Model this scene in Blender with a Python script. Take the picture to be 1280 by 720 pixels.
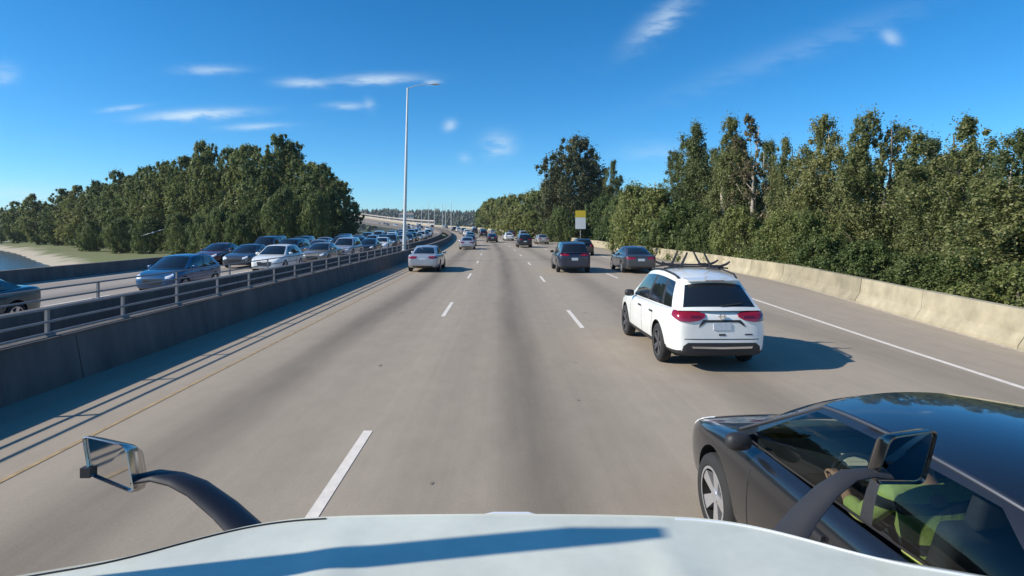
import bpy, bmesh, math, random
import numpy as np
from mathutils import Vector, Matrix
from mathutils.bvhtree import BVHTree

for o in list(bpy.data.objects):
    bpy.data.objects.remove(o)
S = bpy.context.scene
COL = S.collection
R = math.radians
random.seed(7)

# ------------------------------------------------------------------ camera
CAM_H = 2.45
cd = bpy.data.cameras.new('dash_camera'); cam = bpy.data.objects.new('dash_camera', cd); COL.objects.link(cam)
cam.location = (0, 0, CAM_H); cam.rotation_euler = (R(90), 0, 0)
cd.sensor_width = 36; cd.lens = 36 * 730 / 1280
cd.shift_x = 14 / 1280; cd.shift_y = -75 / 1280
cd.clip_start = 0.05; cd.clip_end = 20000
S.camera = cam

# ------------------------------------------------------------------ world
SUN_EL, SUN_F = 33.0, 0.20                 # elevation, forward share of the light's travel
n_ = math.hypot(1, SUN_F)
LDIR = Vector((math.cos(R(SUN_EL)) / n_, math.cos(R(SUN_EL)) * SUN_F / n_, -math.sin(R(SUN_EL))))
W = bpy.data.worlds.new('World'); S.world = W; W.use_nodes = True
nt = W.node_tree; nt.nodes.clear()
def N(t, tree=None, **kw):
    nd = (tree or nt).nodes.new(t)
    for k, v in kw.items(): setattr(nd, k, v)
    return nd
sky = N('ShaderNodeTexSky', sky_type='NISHITA', sun_disc=False)
sky.sun_elevation = R(SUN_EL); sky.sun_rotation = math.atan2(-LDIR.x, -LDIR.y)
sky.air_density = 0.75; sky.dust_density = 0.3; sky.ozone_density = 2.5; sky.altitude = 0
hs = N('ShaderNodeHueSaturation'); hs.inputs['Saturation'].default_value = 1.2; hs.inputs['Value'].default_value = 1.0
tint = N('ShaderNodeMix', data_type='RGBA', blend_type='MULTIPLY'); tint.inputs[0].default_value = 1; tint.inputs[7].default_value = (.71, .98, 1.12, 1)
nt.links.new(sky.outputs[0], tint.inputs[6]); nt.links.new(tint.outputs[2], hs.inputs['Color'])
# thin wisps of cirrus, by direction in the sky
tc = N('ShaderNodeTexCoord'); sep = N('ShaderNodeSeparateXYZ'); nt.links.new(tc.outputs['Generated'], sep.inputs[0])
def M(op, a, b=None, c=None, clamp=False):
    m = N('ShaderNodeMath', operation=op, use_clamp=clamp)
    for i, v in enumerate((a, b, c)):
        if v is None: continue
        if isinstance(v, (int, float)): m.inputs[i].default_value = v
        else: nt.links.new(v, m.inputs[i])
    return m.outputs[0]
ysafe = M('MAXIMUM', sep.outputs[1], 0.02)
U = M('DIVIDE', sep.outputs[0], ysafe); V = M('DIVIDE', sep.outputs[2], ysafe)
clouds = [(245,143,58,6,3,.75),(320,158,36,4,2,.42),(380,103,28,5,-2,.5),(470,99,46,6,2,.6),(262,87,34,5,0,.4),
          (432,132,22,4,0,.4),(155,135,24,3,6,.4),(462,130,6,8,20,.25),(541,103,10,3,0,.5),(562,156,8,6,25,.45),(623,180,18,13,0,.42),(580,198,8,6,0,.25),
          (828,24,46,13,38,.42),(1114,46,12,8,-30,.4),(5,92,16,12,0,.3),(820,190,40,12,0,.16),(20,245,70,14,0,.3),(1000,60,150,14,20,.10)]
cl = None
wig = N('ShaderNodeTexNoise'); wig.inputs['Scale'].default_value = 17; wig.inputs['Detail'].default_value = 8; wig.inputs['Roughness'].default_value = .62
cmb = N('ShaderNodeCombineXYZ'); nt.links.new(U, cmb.inputs[0]); nt.links.new(M('MULTIPLY', V, 3.5), cmb.inputs[1]); nt.links.new(cmb.outputs[0], wig.inputs['Vector'])
wv = M('SUBTRACT', wig.outputs['Fac'], 0.5)
for px, py, rx, ry, ang, amp in clouds:
    u0, v0 = (px - 626) / 730, (285 - py) / 730
    c, s = math.cos(R(ang)), math.sin(R(ang))
    du, dv = M('SUBTRACT', U, u0), M('SUBTRACT', V, v0)
    a = M('ADD', M('MULTIPLY', du, c * 730 / rx), M('MULTIPLY', dv, s * 730 / rx))
    b = M('ADD', M('MULTIPLY', du, -s * 730 / ry), M('MULTIPLY', dv, c * 730 / ry))
    b = M('ADD', b, M('MULTIPLY', wv, 2.2))
    r2 = M('ADD', M('MULTIPLY', a, a), M('MULTIPLY', b, b))
    g = M('MULTIPLY', M('POWER', 2.718, M('MULTIPLY', r2, -1.0)), amp)
    cl = g if cl is None else M('ADD', cl, g)
cl = M('MULTIPLY', cl, M('MULTIPLY_ADD', wv, 3.6, 0.85, clamp=True), clamp=True)
cl = M('MULTIPLY', cl, M('GREATER_THAN', sep.outputs[1], 0.05))
mx = N('ShaderNodeMix', data_type='RGBA'); nt.links.new(cl, mx.inputs['Factor'])
nt.links.new(hs.outputs[0], mx.inputs[6]); mx.inputs[7].default_value = (5.2, 6.2, 6.8, 1)
bg = N('ShaderNodeBackground'); bg.inputs['Strength'].default_value = 0.13
nt.links.new(mx.outputs[2], bg.inputs['Color'])
wo = N('ShaderNodeOutputWorld'); nt.links.new(bg.outputs[0], wo.inputs['Surface'])

sl = bpy.data.lights.new('sun', 'SUN'); sun = bpy.data.objects.new('sun', sl); COL.objects.link(sun)
sl.energy = 5.0; sl.angle = R(0.7); sl.color = (1.0, 0.93, 0.82)
sun.rotation_euler = LDIR.to_track_quat('-Z', 'Y').to_euler(); sun.location = (-60, -20, 50)
vs = S.view_settings
vs.view_transform = 'Standard'; vs.look = 'None'; vs.exposure = 0.22; vs.gamma = 1.0; vs.use_curve_mapping = False

# ------------------------------------------------------------------ materials
MATS = {}
def pmat(name, col, rough=0.6, metal=0.0, var=0.0, scale=4.0, bump=0.0, coat=0.0, spec=0.5, detail=5, col2=None, stretch=None, trans=0.0, rvar=0.0):
    m = bpy.data.materials.new(name); m.use_nodes = True; MATS[name] = m
    t = m.node_tree; b = t.nodes['Principled BSDF']
    b.inputs['Base Color'].default_value = (*col, 1); b.inputs['Roughness'].default_value = rough
    b.inputs['Metallic'].default_value = metal; b.inputs['Specular IOR Level'].default_value = spec
    b.inputs['Coat Weight'].default_value = coat; b.inputs['Coat Roughness'].default_value = 0.04
    if var or bump or col2:
        co = t.nodes.new('ShaderNodeTexCoord'); mp = t.nodes.new('ShaderNodeMapping'); no = t.nodes.new('ShaderNodeTexNoise')
        no.inputs['Scale'].default_value = scale; no.inputs['Detail'].default_value = detail; no.inputs['Roughness'].default_value = 0.65
        if stretch: mp.inputs['Scale'].default_value = stretch
        t.links.new(co.outputs['Object'], mp.inputs[0]); t.links.new(mp.outputs[0], no.inputs['Vector'])
        if var or col2:
            mr = t.nodes.new('ShaderNodeMapRange'); mr.inputs[1].default_value = 0.3; mr.inputs[2].default_value = 0.7
            t.links.new(no.outputs['Fac'], mr.inputs[0])
            mi = t.nodes.new('ShaderNodeMix'); mi.data_type = 'RGBA'
            c2 = col2 if col2 else tuple(c * (1 + var) for c in col); c1 = col if col2 else tuple(c * (1 - var) for c in col)
            mi.inputs[6].default_value = (*c1, 1); mi.inputs[7].default_value = (*c2, 1)
            t.links.new(mr.outputs[0], mi.inputs[0]); t.links.new(mi.outputs[2], b.inputs['Base Color'])
            if rvar:
                mr2 = t.nodes.new('ShaderNodeMapRange'); mr2.inputs[3].default_value = max(0, rough - rvar); mr2.inputs[4].default_value = rough + rvar
                t.links.new(no.outputs['Fac'], mr2.inputs[0]); t.links.new(mr2.outputs[0], b.inputs['Roughness'])
        if bump:
            bp = t.nodes.new('ShaderNodeBump'); bp.inputs['Strength'].default_value = bump; bp.inputs['Distance'].default_value = 0.02
            t.links.new(no.outputs['Fac'], bp.inputs['Height']); t.links.new(bp.outputs[0], b.inputs['Normal'])
    return m

def leaf_mat(name, cols, trans=0.35):
    m = bpy.data.materials.new(name); m.use_nodes = True; MATS[name] = m
    t = m.node_tree; b = t.nodes['Principled BSDF']; out = t.nodes['Material Output']
    g = t.nodes.new('ShaderNodeNewGeometry'); oi = t.nodes.new('ShaderNodeObjectInfo')
    rp = t.nodes.new('ShaderNodeValToRGB'); rp.color_ramp.elements.remove(rp.color_ramp.elements[0])
    rp.color_ramp.elements[0].position = 0; rp.color_ramp.elements[0].color = (*cols[0], 1)
    for i, c in enumerate(cols[1:], 1):
        e = rp.color_ramp.elements.new(i / (len(cols) - 1)); e.color = (*c, 1)
    t.links.new(g.outputs['Random Per Island'], rp.inputs[0])
    # patches of yellower growth and differences from tree to tree
    co = t.nodes.new('ShaderNodeTexCoord'); no = t.nodes.new('ShaderNodeTexNoise'); no.inputs['Scale'].default_value = 0.35; no.inputs['Detail'].default_value = 2
    t.links.new(co.outputs['Object'], no.inputs['Vector'])
    ad = t.nodes.new('ShaderNodeMath'); ad.operation = 'MULTIPLY_ADD'; ad.inputs[1].default_value = 0.6; t.links.new(oi.outputs['Random'], ad.inputs[0]); 
    t.links.new(no.outputs['Fac'], ad.inputs[2])
    h = t.nodes.new('ShaderNodeHueSaturation')
    mh = t.nodes.new('ShaderNodeMapRange'); mh.inputs[1].default_value = .35; mh.inputs[2].default_value = 1.1; mh.inputs[3].default_value = 0.525; mh.inputs[4].default_value = 0.468
    mv = t.nodes.new('ShaderNodeMapRange'); mv.inputs[1].default_value = .35; mv.inputs[2].default_value = 1.1; mv.inputs[3].default_value = 0.72; mv.inputs[4].default_value = 1.5
    t.links.new(ad.outputs[0], mh.inputs[0]); t.links.new(ad.outputs[0], mv.inputs[0])
    t.links.new(mh.outputs[0], h.inputs['Hue']); t.links.new(mv.outputs[0], h.inputs['Value'])
    t.links.new(rp.outputs[0], h.inputs['Color']); t.links.new(h.outputs[0], b.inputs['Base Color'])
    b.inputs['Roughness'].default_value = 0.55; b.inputs['Specular IOR Level'].default_value = 0.35
    tr = t.nodes.new('ShaderNodeBsdfTranslucent'); t.links.new(h.outputs[0], tr.inputs[0])
    mi = t.nodes.new('ShaderNodeMixShader'); mi.inputs[0].default_value = trans
    t.links.new(b.outputs[0], mi.inputs[1]); t.links.new(tr.outputs[0], mi.inputs[2]); t.links.new(mi.outputs[0], out.inputs['Surface'])
    return m

# ------------------------------------------------------------------ helpers
def mesh(name, verts, faces, mats=(), smooth=None, mi=None, uv=None):
    me = bpy.data.meshes.new(name); me.from_pydata([tuple(v) for v in verts], [], [tuple(f) for f in faces]); me.update()
    for m in mats: me.materials.append(m if not isinstance(m, str) else MATS[m])
    if mi is not None: me.polygons.foreach_set('material_index', mi)
    if uv is not None:
        l = me.uv_layers.new(name='UVMap'); idx = np.empty(len(me.loops), int); me.loops.foreach_get('vertex_index', idx)
        l.data.foreach_set('uv', np.asarray(uv, float)[idx].ravel())
    if smooth is not None:
        me.shade_smooth(); me.set_sharp_from_angle(angle=R(smooth))
    return me
def obj(name, me, parent=None, loc=None, rot=None):
    o = bpy.data.objects.new(name, me); COL.objects.link(o)
    if parent is not None: o.parent = parent
    if loc is not None: o.location = loc
    if rot is not None: o.rotation_euler = rot
    return o
def empty(name, loc=(0, 0, 0), rz=0):
    e = bpy.data.objects.new(name, None); COL.objects.link(e); e.location = loc; e.rotation_euler = (0, 0, rz); e.empty_display_size = .2
    return e
def tag(o, label=None, cat=None, group=None, kind=None):
    if label: o['label'] = label
    if cat: o['category'] = cat
    if group: o['group'] = group
    if kind: o['kind'] = kind
    return o
def copy_tree(o, parent=None, skip=()):
    c = o.copy(); COL.objects.link(c); c.parent = parent
    for ch in [x for x in KIDS.get(o.name, [])]:
        if ch.name.split('.')[0] not in skip: copy_tree(ch, c, skip)
    return c
KIDS = {}
class MB:
    """collects simple shapes into one mesh"""
    def __init__(s): s.v = []; s.f = []
    def add(s, v, f):
        n = len(s.v); s.v += [tuple(p) for p in v]; s.f += [tuple(i + n for i in q) for q in f]; return s
    def box(s, c, d, rot=None, taper=1.0):
        x, y, z = d[0] / 2, d[1] / 2, d[2] / 2
        v = [Vector((sx * x * (taper if sz > 0 else 1), sy * y * (taper if sz > 0 else 1), sz * z)) for sz in (-1, 1) for sy in (-1, 1) for sx in (-1, 1)]
        if rot is not None: v = [rot @ p for p in v]
        return s.add([p + Vector(c) for p in v], [(0, 2, 3, 1), (4, 5, 7, 6), (0, 1, 5, 4), (2, 6, 7, 3), (0, 4, 6, 2), (1, 3, 7, 5)])
    def tube(s, pts, rad, n=8, cap=True, sq=1.0):
        pts = [Vector(p) for p in pts]; rad = rad if isinstance(rad, (list, tuple)) else [rad] * len(pts)
        vs, fs = [], []; up = None
        for i, p in enumerate(pts):
            t = (pts[min(i + 1, len(pts) - 1)] - pts[max(i - 1, 0)]).normalized()
            if up is None: up = Vector((0, 0, 1)) if abs(t.z) < .9 else Vector((1, 0, 0))
            a = t.cross(up).normalized(); b = a.cross(t).normalized(); up = b
            for k in range(n):
                an = 2 * math.pi * k / n
                vs.append(p + a * math.cos(an) * rad[i] + b * math.sin(an) * rad[i] * sq)
        for i in range(len(pts) - 1):
            for k in range(n):
                k2 = (k + 1) % n; fs.append((i * n + k, i * n + k2, (i + 1) * n + k2, (i + 1) * n + k))
        if cap: fs += [tuple(range(n))[::-1], tuple(range((len(pts) - 1) * n, len(pts) * n))]
        return s.add(vs, fs)
    def build(s, name, mats, parent=None, smooth=40, **k):
        return obj(name, mesh(name, s.v, s.f, mats if isinstance(mats, (list, tuple)) else [mats], smooth), parent, **k)

def smoothstep(a, b, x):
    t = min(1, max(0, (x - a) / (b - a))); return t * t * (3 - 2 * t)

# ------------------------------------------------------------------ the line of the highway (bends left and climbs in the distance)
def PATH(Y, off, z=0.0):
    t = max(0.0, Y - 30); k = 0.0008 * t; n = math.hypot(1, k)
    tz = max(0.0, Y - 60)
    return (-0.0004 * t * t + off / n, Y + off * k / n, 0.014 * tz * tz / (tz + 120) + 9e-5 * max(0.0, Y - 400) ** 2 + z)
def heading(Y): return math.atan(0.0008 * max(0.0, Y - 30))
def YS(a, b):
    out = [a]; 
    while out[-1] < b - 1e-6:
        y = out[-1]; out.append(min(b, y + (4 if y < 60 else 8 if y < 200 else 15)))
    return out
def strip(name, o0, o1, ya, yb, dz, mat, cols=1, ys=None):
    ys = ys or YS(ya, yb); v, f, uv = [], [], []
    f0 = o0 if callable(o0) else (lambda y: o0); f1 = o1 if callable(o1) else (lambda y: o1)
    for y in ys:
        for c in range(cols + 1):
            o = f0(y) + (f1(y) - f0(y)) * c / cols; v.append(PATH(y, o, dz)); uv.append((o, y))
    w = cols + 1
    for i in range(len(ys) - 1):
        for c in range(cols): f.append((i * w + c, i * w + c + 1, (i + 1) * w + c + 1, (i + 1) * w + c))
    return mesh(name, v, f, [mat], uv=uv)
def sweep(name, prof, ya, yb, mats, smooth=30, ys=None, off=None):
    ys = ys or YS(ya, yb); v, f = [], []; n = len(prof)
    for y in ys:
        d = off(y) if off else 0
        for o, z in prof: v.append(PATH(y, o + d, z))
    for i in range(len(ys) - 1):
        for k in range(n):
            k2 = (k + 1) % n; f.append((i * n + k, (i + 1) * n + k, (i + 1) * n + k2, i * n + k2))
    f += [tuple(range(n)), tuple(range((len(ys) - 1) * n, len(ys) * n))[::-1]]
    return mesh(name, v, f, mats, smooth)
def rb(y): return 10.0 + 3.0 * smoothstep(6, 30, y)          # foot of the right barrier
def redge(y): return 7.9 + 1.1 * smoothstep(5, 28, y)        # right edge line

# ------------------------------------------------------------------ road materials
def road_material(name, base, centres, dark=0.48, left=-100):
    m = bpy.data.materials.new(name); m.use_nodes = True; MATS[name] = m
    t = m.node_tree; b = t.nodes['Principled BSDF']; L = t.links
    def nd(tp, **kw):
        q = t.nodes.new(tp)
        for k, v in kw.items(): setattr(q, k, v)
        return q
    def ma(op, a, bb=None, c=None, clamp=False):
        q = nd('ShaderNodeMath', operation=op, use_clamp=clamp)
        for i, v in enumerate((a, bb, c)):
            if v is None: continue
            if isinstance(v, (int, float)): q.inputs[i].default_value = v
            else: L.new(v, q.inputs[i])
        return q.outputs[0]
    uv = nd('ShaderNodeUVMap', uv_map='UVMap'); sp = nd('ShaderNodeSeparateXYZ'); L.new(uv.outputs[0], sp.inputs[0])
    x, y = sp.outputs[0], sp.outputs[1]
    def noise(sx, sy, sc, det=6, rg=.6):
        mp = nd('ShaderNodeMapping'); mp.inputs['Scale'].default_value = (sx, sy, 1); L.new(uv.outputs[0], mp.inputs[0])
        q = nd('ShaderNodeTexNoise'); q.inputs['Scale'].default_value = sc; q.inputs['Detail'].default_value = det; q.inputs['Roughness'].default_value = rg
        L.new(mp.outputs[0], q.inputs['Vector']); return q.outputs['Fac']
    wob = ma('MULTIPLY', ma('SUBTRACT', noise(.3, .05, 1.0, 3), .5), 0.9)
    xs = ma('ADD', x, wob)
    stain = None
    for c, w, a in centres:                                   # worn oil and rubber bands that run along each lane
        d = ma('DIVIDE', ma('SUBTRACT', xs, c), w); g = ma('MULTIPLY', ma('POWER', 2.718, ma('MULTIPLY', ma('MULTIPLY', d, d), -1)), a)
        stain = g if stain is None else ma('ADD', stain, g)
    blot = noise(1, .12, .8, 5); fine = noise(1, 1, 38, 4, .75); mid = noise(1, .5, 2.5, 6, .7); lon = noise(5, .03, 1.2, 5)
    stain = ma('MULTIPLY', stain, ma('MULTIPLY_ADD', ma('SUBTRACT', blot, .5), 1.6, 1.0))
    val = ma('SUBTRACT', 1.0, ma('MULTIPLY', stain, dark))
    val = ma('MULTIPLY', val, ma('MULTIPLY_ADD', ma('SUBTRACT', fine, .5), .42, 1.0))
    val = ma('MULTIPLY', val, ma('MULTIPLY_ADD', ma('SUBTRACT', mid, .5), .34, 1.0))
    val = ma('MULTIPLY', val, ma('MULTIPLY_ADD', ma('SUBTRACT', lon, .5), .22, 1.0))
    # small dark spots of tar
    vo = nd('ShaderNodeTexVoronoi'); vo.inputs['Scale'].default_value = .55; L.new(uv.outputs[0], vo.inputs['Vector'])
    sp_ = ma('LESS_THAN', ma('ADD', vo.outputs['Distance'], ma('MULTIPLY', fine, .12)), .10)
    val = ma('MULTIPLY', val, ma('MULTIPLY_ADD', sp_, -.3, 1.0))
    mixc = nd('ShaderNodeMix', data_type='RGBA', blend_type='MULTIPLY'); mixc.inputs[0].default_value = 1
    mixc.inputs[6].default_value = (*base, 1)
    cc = nd('ShaderNodeCombineColor'); [L.new(val, cc.inputs[i]) for i in range(3)]
    L.new(cc.outputs[0], mixc.inputs[7]); L.new(mixc.outputs[2], b.inputs['Base Color'])
    b.inputs['Roughness'].default_value = 0.85; b.inputs['Specular IOR Level'].default_value = 0.3
    bp = nd('ShaderNodeBump'); bp.inputs['Strength'].default_value = .35; bp.inputs['Distance'].default_value = .006
    L.new(fine, bp.inputs['Height']); L.new(bp.outputs[0], b.inputs['Normal'])
    return m
road_material('concrete_pavement', (.355, .297, .228),
              [(-3.45, .55, .85), (.35, .5, .85), (3.8, .6, .55), (7.4, .6, .4), (-.75, .4, .25), (1.3, .4, .25), (-2.3, .35, .2), (-6.3, 1.0, .3), (12.4, .5, .3)])
road_material('opposite_pavement', (.34, .295, .25), [(-12.6, .8, .6), (-15.9, .8, .6), (-19.2, .8, .5)])
pmat('kerb_concrete', (.40, .355, .30), .85, var=.14, scale=3, bump=.2)
pmat('groove_dark', (.07, .055, .045), .9, var=.3)
pmat('barrier_concrete', (.36, .305, .20), .85, var=.30, scale=1.3, bump=.25, detail=9, stretch=(1, 1, .5))
pmat('barrier_concrete_pale', (.395, .34, .23), .85, var=.24, scale=1.7, bump=.25, detail=8)
pmat('barrier_concrete_grey', (.32, .275, .185), .85, var=.30, scale=1.2, bump=.25, detail=8)
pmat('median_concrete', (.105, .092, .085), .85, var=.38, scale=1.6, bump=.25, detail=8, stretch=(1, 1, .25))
pmat('paint_white', (.74, .67, .58), .7, var=.13, scale=6, bump=.1)
pmat('paint_yellow', (.40, .28, .14), .7, var=.3, scale=5)
pmat('galvanised', (.27, .25, .24), .6, metal=.1, var=.15, scale=8)
pmat('pole_metal', (.62, .62, .60), .45, metal=.35, var=.08, scale=3)
pmat('tar', (.19, .165, .14), .9, var=.3, scale=30)
pmat('dirt', (.46, .40, .31), .95, var=.35, scale=9, bump=.4)

# ------------------------------------------------------------------ terrain, water
def terr_z(x, y):
    s = (x + y - 27) / 1.414
    land = -3.5 + .5 * math.sin(x * .03) * math.cos(y * .025) + .15 * math.sin(x * .21 + y * .13)
    t = smoothstep(-14, 9, s)
    return -7.5 * (1 - t) + land * t
ax = np.sinh(np.linspace(-5.2, 5.2, 150)) / math.sinh(5.2) * 3400
ay = np.sinh(np.linspace(-4.2, 5.2, 170)) / math.sinh(5.2) * 3400 + 60
v = [(x, y, terr_z(x, y)) for y in ay for x in ax]; nx = len(ax)
f = [(j * nx + i, j * nx + i + 1, (j + 1) * nx + i + 1, (j + 1) * nx + i) for j in range(len(ay) - 1) for i in range(nx - 1)]
def ground_material():
    m = pmat('ground_soil', (.10, .13, .045), .95)
    t = m.node_tree; b = t.nodes['Principled BSDF']; L = t.links
    g = t.nodes.new('ShaderNodeNewGeometry'); sp = t.nodes.new('ShaderNodeSeparateXYZ'); L.new(g.outputs['Position'], sp.inputs[0])
    no = t.nodes.new('ShaderNodeTexNoise'); no.inputs['Scale'].default_value = .12; no.inputs['Detail'].default_value = 7; L.new(g.outputs['Position'], no.inputs['Vector'])
    ad = t.nodes.new('ShaderNodeMath'); ad.operation = 'MULTIPLY_ADD'; ad.inputs[1].default_value = 1.8; L.new(no.outputs['Fac'], ad.inputs[0]); L.new(sp.outputs[2], ad.inputs[2])
    mr = t.nodes.new('ShaderNodeMapRange'); mr.inputs[1].default_value = -3.5; mr.inputs[2].default_value = -2.9; L.new(ad.outputs[0], mr.inputs[0])
    gr = t.nodes.new('ShaderNodeMix'); gr.data_type = 'RGBA'; gr.inputs[6].default_value = (.08, .105, .03, 1); gr.inputs[7].default_value = (.18, .185, .065, 1)
    n2 = t.nodes.new('ShaderNodeTexNoise'); n2.inputs['Scale'].default_value = .6; n2.inputs['Detail'].default_value = 6; L.new(g.outputs['Position'], n2.inputs['Vector']); L.new(n2.outputs['Fac'], gr.inputs[0])
    mi = t.nodes.new('ShaderNodeMix'); mi.data_type = 'RGBA'; mi.inputs[6].default_value = (.42, .36, .27, 1); L.new(gr.outputs[2], mi.inputs[7]); L.new(mr.outputs[0], mi.inputs[0])
    L.new(mi.outputs[2], b.inputs['Base Color'])
ground_material()
g_ = tag(obj('ground', mesh('ground', v, f, ['ground_soil'], 60)), kind='structure')
def water_material():
    m = pmat('river_water', (.012, .045, .085), .12, spec=.5, bump=.5, scale=.5, detail=6, stretch=(1, 1, 1))
    m.node_tree.nodes['Bump'].inputs['Distance'].default_value = .25
water_material()
wv_ = [(-3400, -1200, -4.9), (3400, -1200, -4.9), (3400, 3400, -4.9), (-3400, 3400, -4.9)]
tag(obj('water', mesh('water', wv_, [(0, 1, 2, 3)], ['river_water'])), kind='structure')

# ------------------------------------------------------------------ bridge decks and carriageways
tag(obj('bridge_deck', sweep('bridge_deck', [(-7.3, -.02), (10.2, -.02), (10.2, -1.1), (-7.3, -1.1)], -120, 800, ['median_concrete'])), kind='structure')
tag(obj('bridge_deck', sweep('bridge_deck', [(10.21, -.02), (13.75, -.02), (13.75, -.9), (10.21, -.9)], -120, 800, ['median_concrete'])), kind='structure')
tag(obj('bridge_deck', sweep('bridge_deck', [(-21.7, -.02), (-9.2, -.02), (-9.2, -1.1), (-21.7, -1.1)], -120, 800, ['median_concrete'])), kind='structure')
road = tag(obj('road', strip('road', -7.3, 13.7, -120, 800, 0, 'concrete_pavement', 6)), kind='structure')
road2 = tag(obj('opposite_road', strip('opposite_road', -21.6, -9.25, -120, 800, 0, 'opposite_pavement', 4)), kind='structure')
def marking(o0, o1, ya, yb, mat, nm, parent, dz=.005, ys=None):
    return obj(nm, strip(nm, o0, o1, ya, yb, dz, mat, ys=ys), parent)
for off, ph in ((-1.6, 3.95), (2.0, 2.1), (5.7, 4.0)):
    for k in range(-3, 30):
        y0 = ph + k * 12.19
        marking(off - .055, off + .055, y0, y0 + 3.1, 'paint_white', 'lane_dash', road)
marking(lambda y: redge(y) - .06, lambda y: redge(y) + .06, -60, 500, 'paint_white', 'edge_line', road)
marking(-4.86, -4.80, -60, 500, 'paint_yellow', 'edge_line', road)
marking(lambda y: rb(y) - .16, lambda y: rb(y) + .1, -60, 300, 'dirt', 'gutter_dirt', road, .003)
for off in (-14.25, -17.55):
    for k in range(-2, 20):
        y0 = 6 + k * 12.19
        marking(off - .055, off + .055, y0, y0 + 3.1, 'paint_white', 'lane_dash', road2)
marking(-10.95, -10.83, -60, 400, 'paint_yellow', 'edge_line', road2)
marking(-20.9, -20.78, -60, 400, 'paint_white', 'edge_line', road2)
rng = random.Random(3)

# ------------------------------------------------------------------ barriers
bar = tag(empty('concrete_barrier', (10, 2, 0)), 'long sunlit tan concrete barrier along the outer shoulder below the tall trees', 'barrier')
JP = [(0, 0), (0, .06), (.16, .30), (.22, .78), (.42, .78), (.48, .30), (.62, .06), (.62, 0)]
y = -30.0; k = 0
while y < 112:
    L_ = 3.8
    j = rng.uniform(-.015, .015); dz = rng.uniform(-.012, .012)
    me = sweep('barrier_segment', [(o + j, z + (dz if z > .5 else 0)) for o, z in JP], y + .012, y + L_ - .012,
               [rng.choice(['barrier_concrete', 'barrier_concrete_pale', 'barrier_concrete', 'barrier_concrete_grey'])], 25,
               ys=[y + .012, y + L_ / 2, y + L_ - .012], off=rb)
    o = obj('barrier_segment', me); o.parent = bar; o.matrix_parent_inverse = Matrix.Translation((-10, -2, 0)); k += 1
    y += L_
o = obj('barrier_run', sweep('barrier_run', JP, y, 800, ['barrier_concrete'], 25, off=rb)); o.parent = bar; o.matrix_parent_inverse = Matrix.Translation((-10, -2, 0))

def wallthing(nm, label, prof, mat, ya, yb, cat='wall'):
    o = obj(nm, sweep(nm, prof, ya, yb, [mat], 30)); return tag(o, label, cat)
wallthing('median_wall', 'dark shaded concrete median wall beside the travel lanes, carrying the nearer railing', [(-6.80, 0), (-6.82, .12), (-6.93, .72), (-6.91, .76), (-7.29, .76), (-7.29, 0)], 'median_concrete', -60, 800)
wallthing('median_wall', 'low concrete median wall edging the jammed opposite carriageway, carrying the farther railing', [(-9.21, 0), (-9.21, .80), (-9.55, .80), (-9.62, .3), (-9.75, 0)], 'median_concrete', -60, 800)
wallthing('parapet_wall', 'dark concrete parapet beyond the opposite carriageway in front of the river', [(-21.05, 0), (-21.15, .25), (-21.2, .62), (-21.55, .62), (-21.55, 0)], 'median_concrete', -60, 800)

for w_, prof_ in ((bpy.data.objects['median_wall'], [(-6.796, .004), (-6.816, .12), (-6.926, .715)]),):
    for k in range(-2, 14):
        y0 = 2.2 + k * 7.3; v = [PATH(y, o_, z_) for y in (y0, y0 + .03) for o_, z_ in prof_]
        obj('wall_joint', mesh('wall_joint', v, [(0, 3, 4, 1), (1, 4, 5, 2)], ['groove_dark']), w_)
rs = random.Random(9)
spots = [(-.66, 5.6, .03), (-2.15, 10.4, .05), (1.1, 8.3, .03), (4.0, 17, .08)]
for i, (x, y, r) in enumerate(spots):
    n = 9; v = [(x + r * rs.uniform(.55, 1.2) * math.cos(q * 6.283 / n) * (.7 if i < 6 else 1), y + r * 1.5 * rs.uniform(.55, 1.2) * math.sin(q * 6.283 / n), .0045) for q in range(n)]
    obj('tar_spot', mesh('tar_spot', v, [tuple(range(n))], ['tar']), road)
def railing(label, off, zs, z0, ya, yb, step, ph, tilt=0):
    r = tag(empty('metal_railing', (off, ya, z0)), label, 'railing', 'railings on the median walls')
    inv = Matrix.Translation((-off, -ya, -z0))
    pm = MB().box((0, 0, (zs[0] - z0) / 2), (.045, .055, zs[0] - z0 + .02)).box((0, 0, .015), (.15, .18, .03)); pmesh = mesh('post', pm.v, pm.f, ['galvanised'])
    y = ph
    while y < yb:
        p = PATH(y, off, z0 + .0); o = obj('post', pmesh, r); o.location = (p[0] - off, p[1] - ya, p[2] - z0); y += step
    for z in zs:
        b = MB().tube([PATH(q, off + .045, z) for q in YS(ya, yb)], .021, 8); o = b.build('rail', 'galvanised', r); o.matrix_parent_inverse = inv
railing('three-rail grey metal railing on top of the shaded median wall beside the travel lanes', -7.1, (1.19, .99, .81), .76, -8, 47, 1.83, -7.33)
railing('two-rail grey metal railing on the far median wall beside the oncoming traffic', -9.38, (1.2, .98), .80, -8, 47, 3.3, -6.2)

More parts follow.
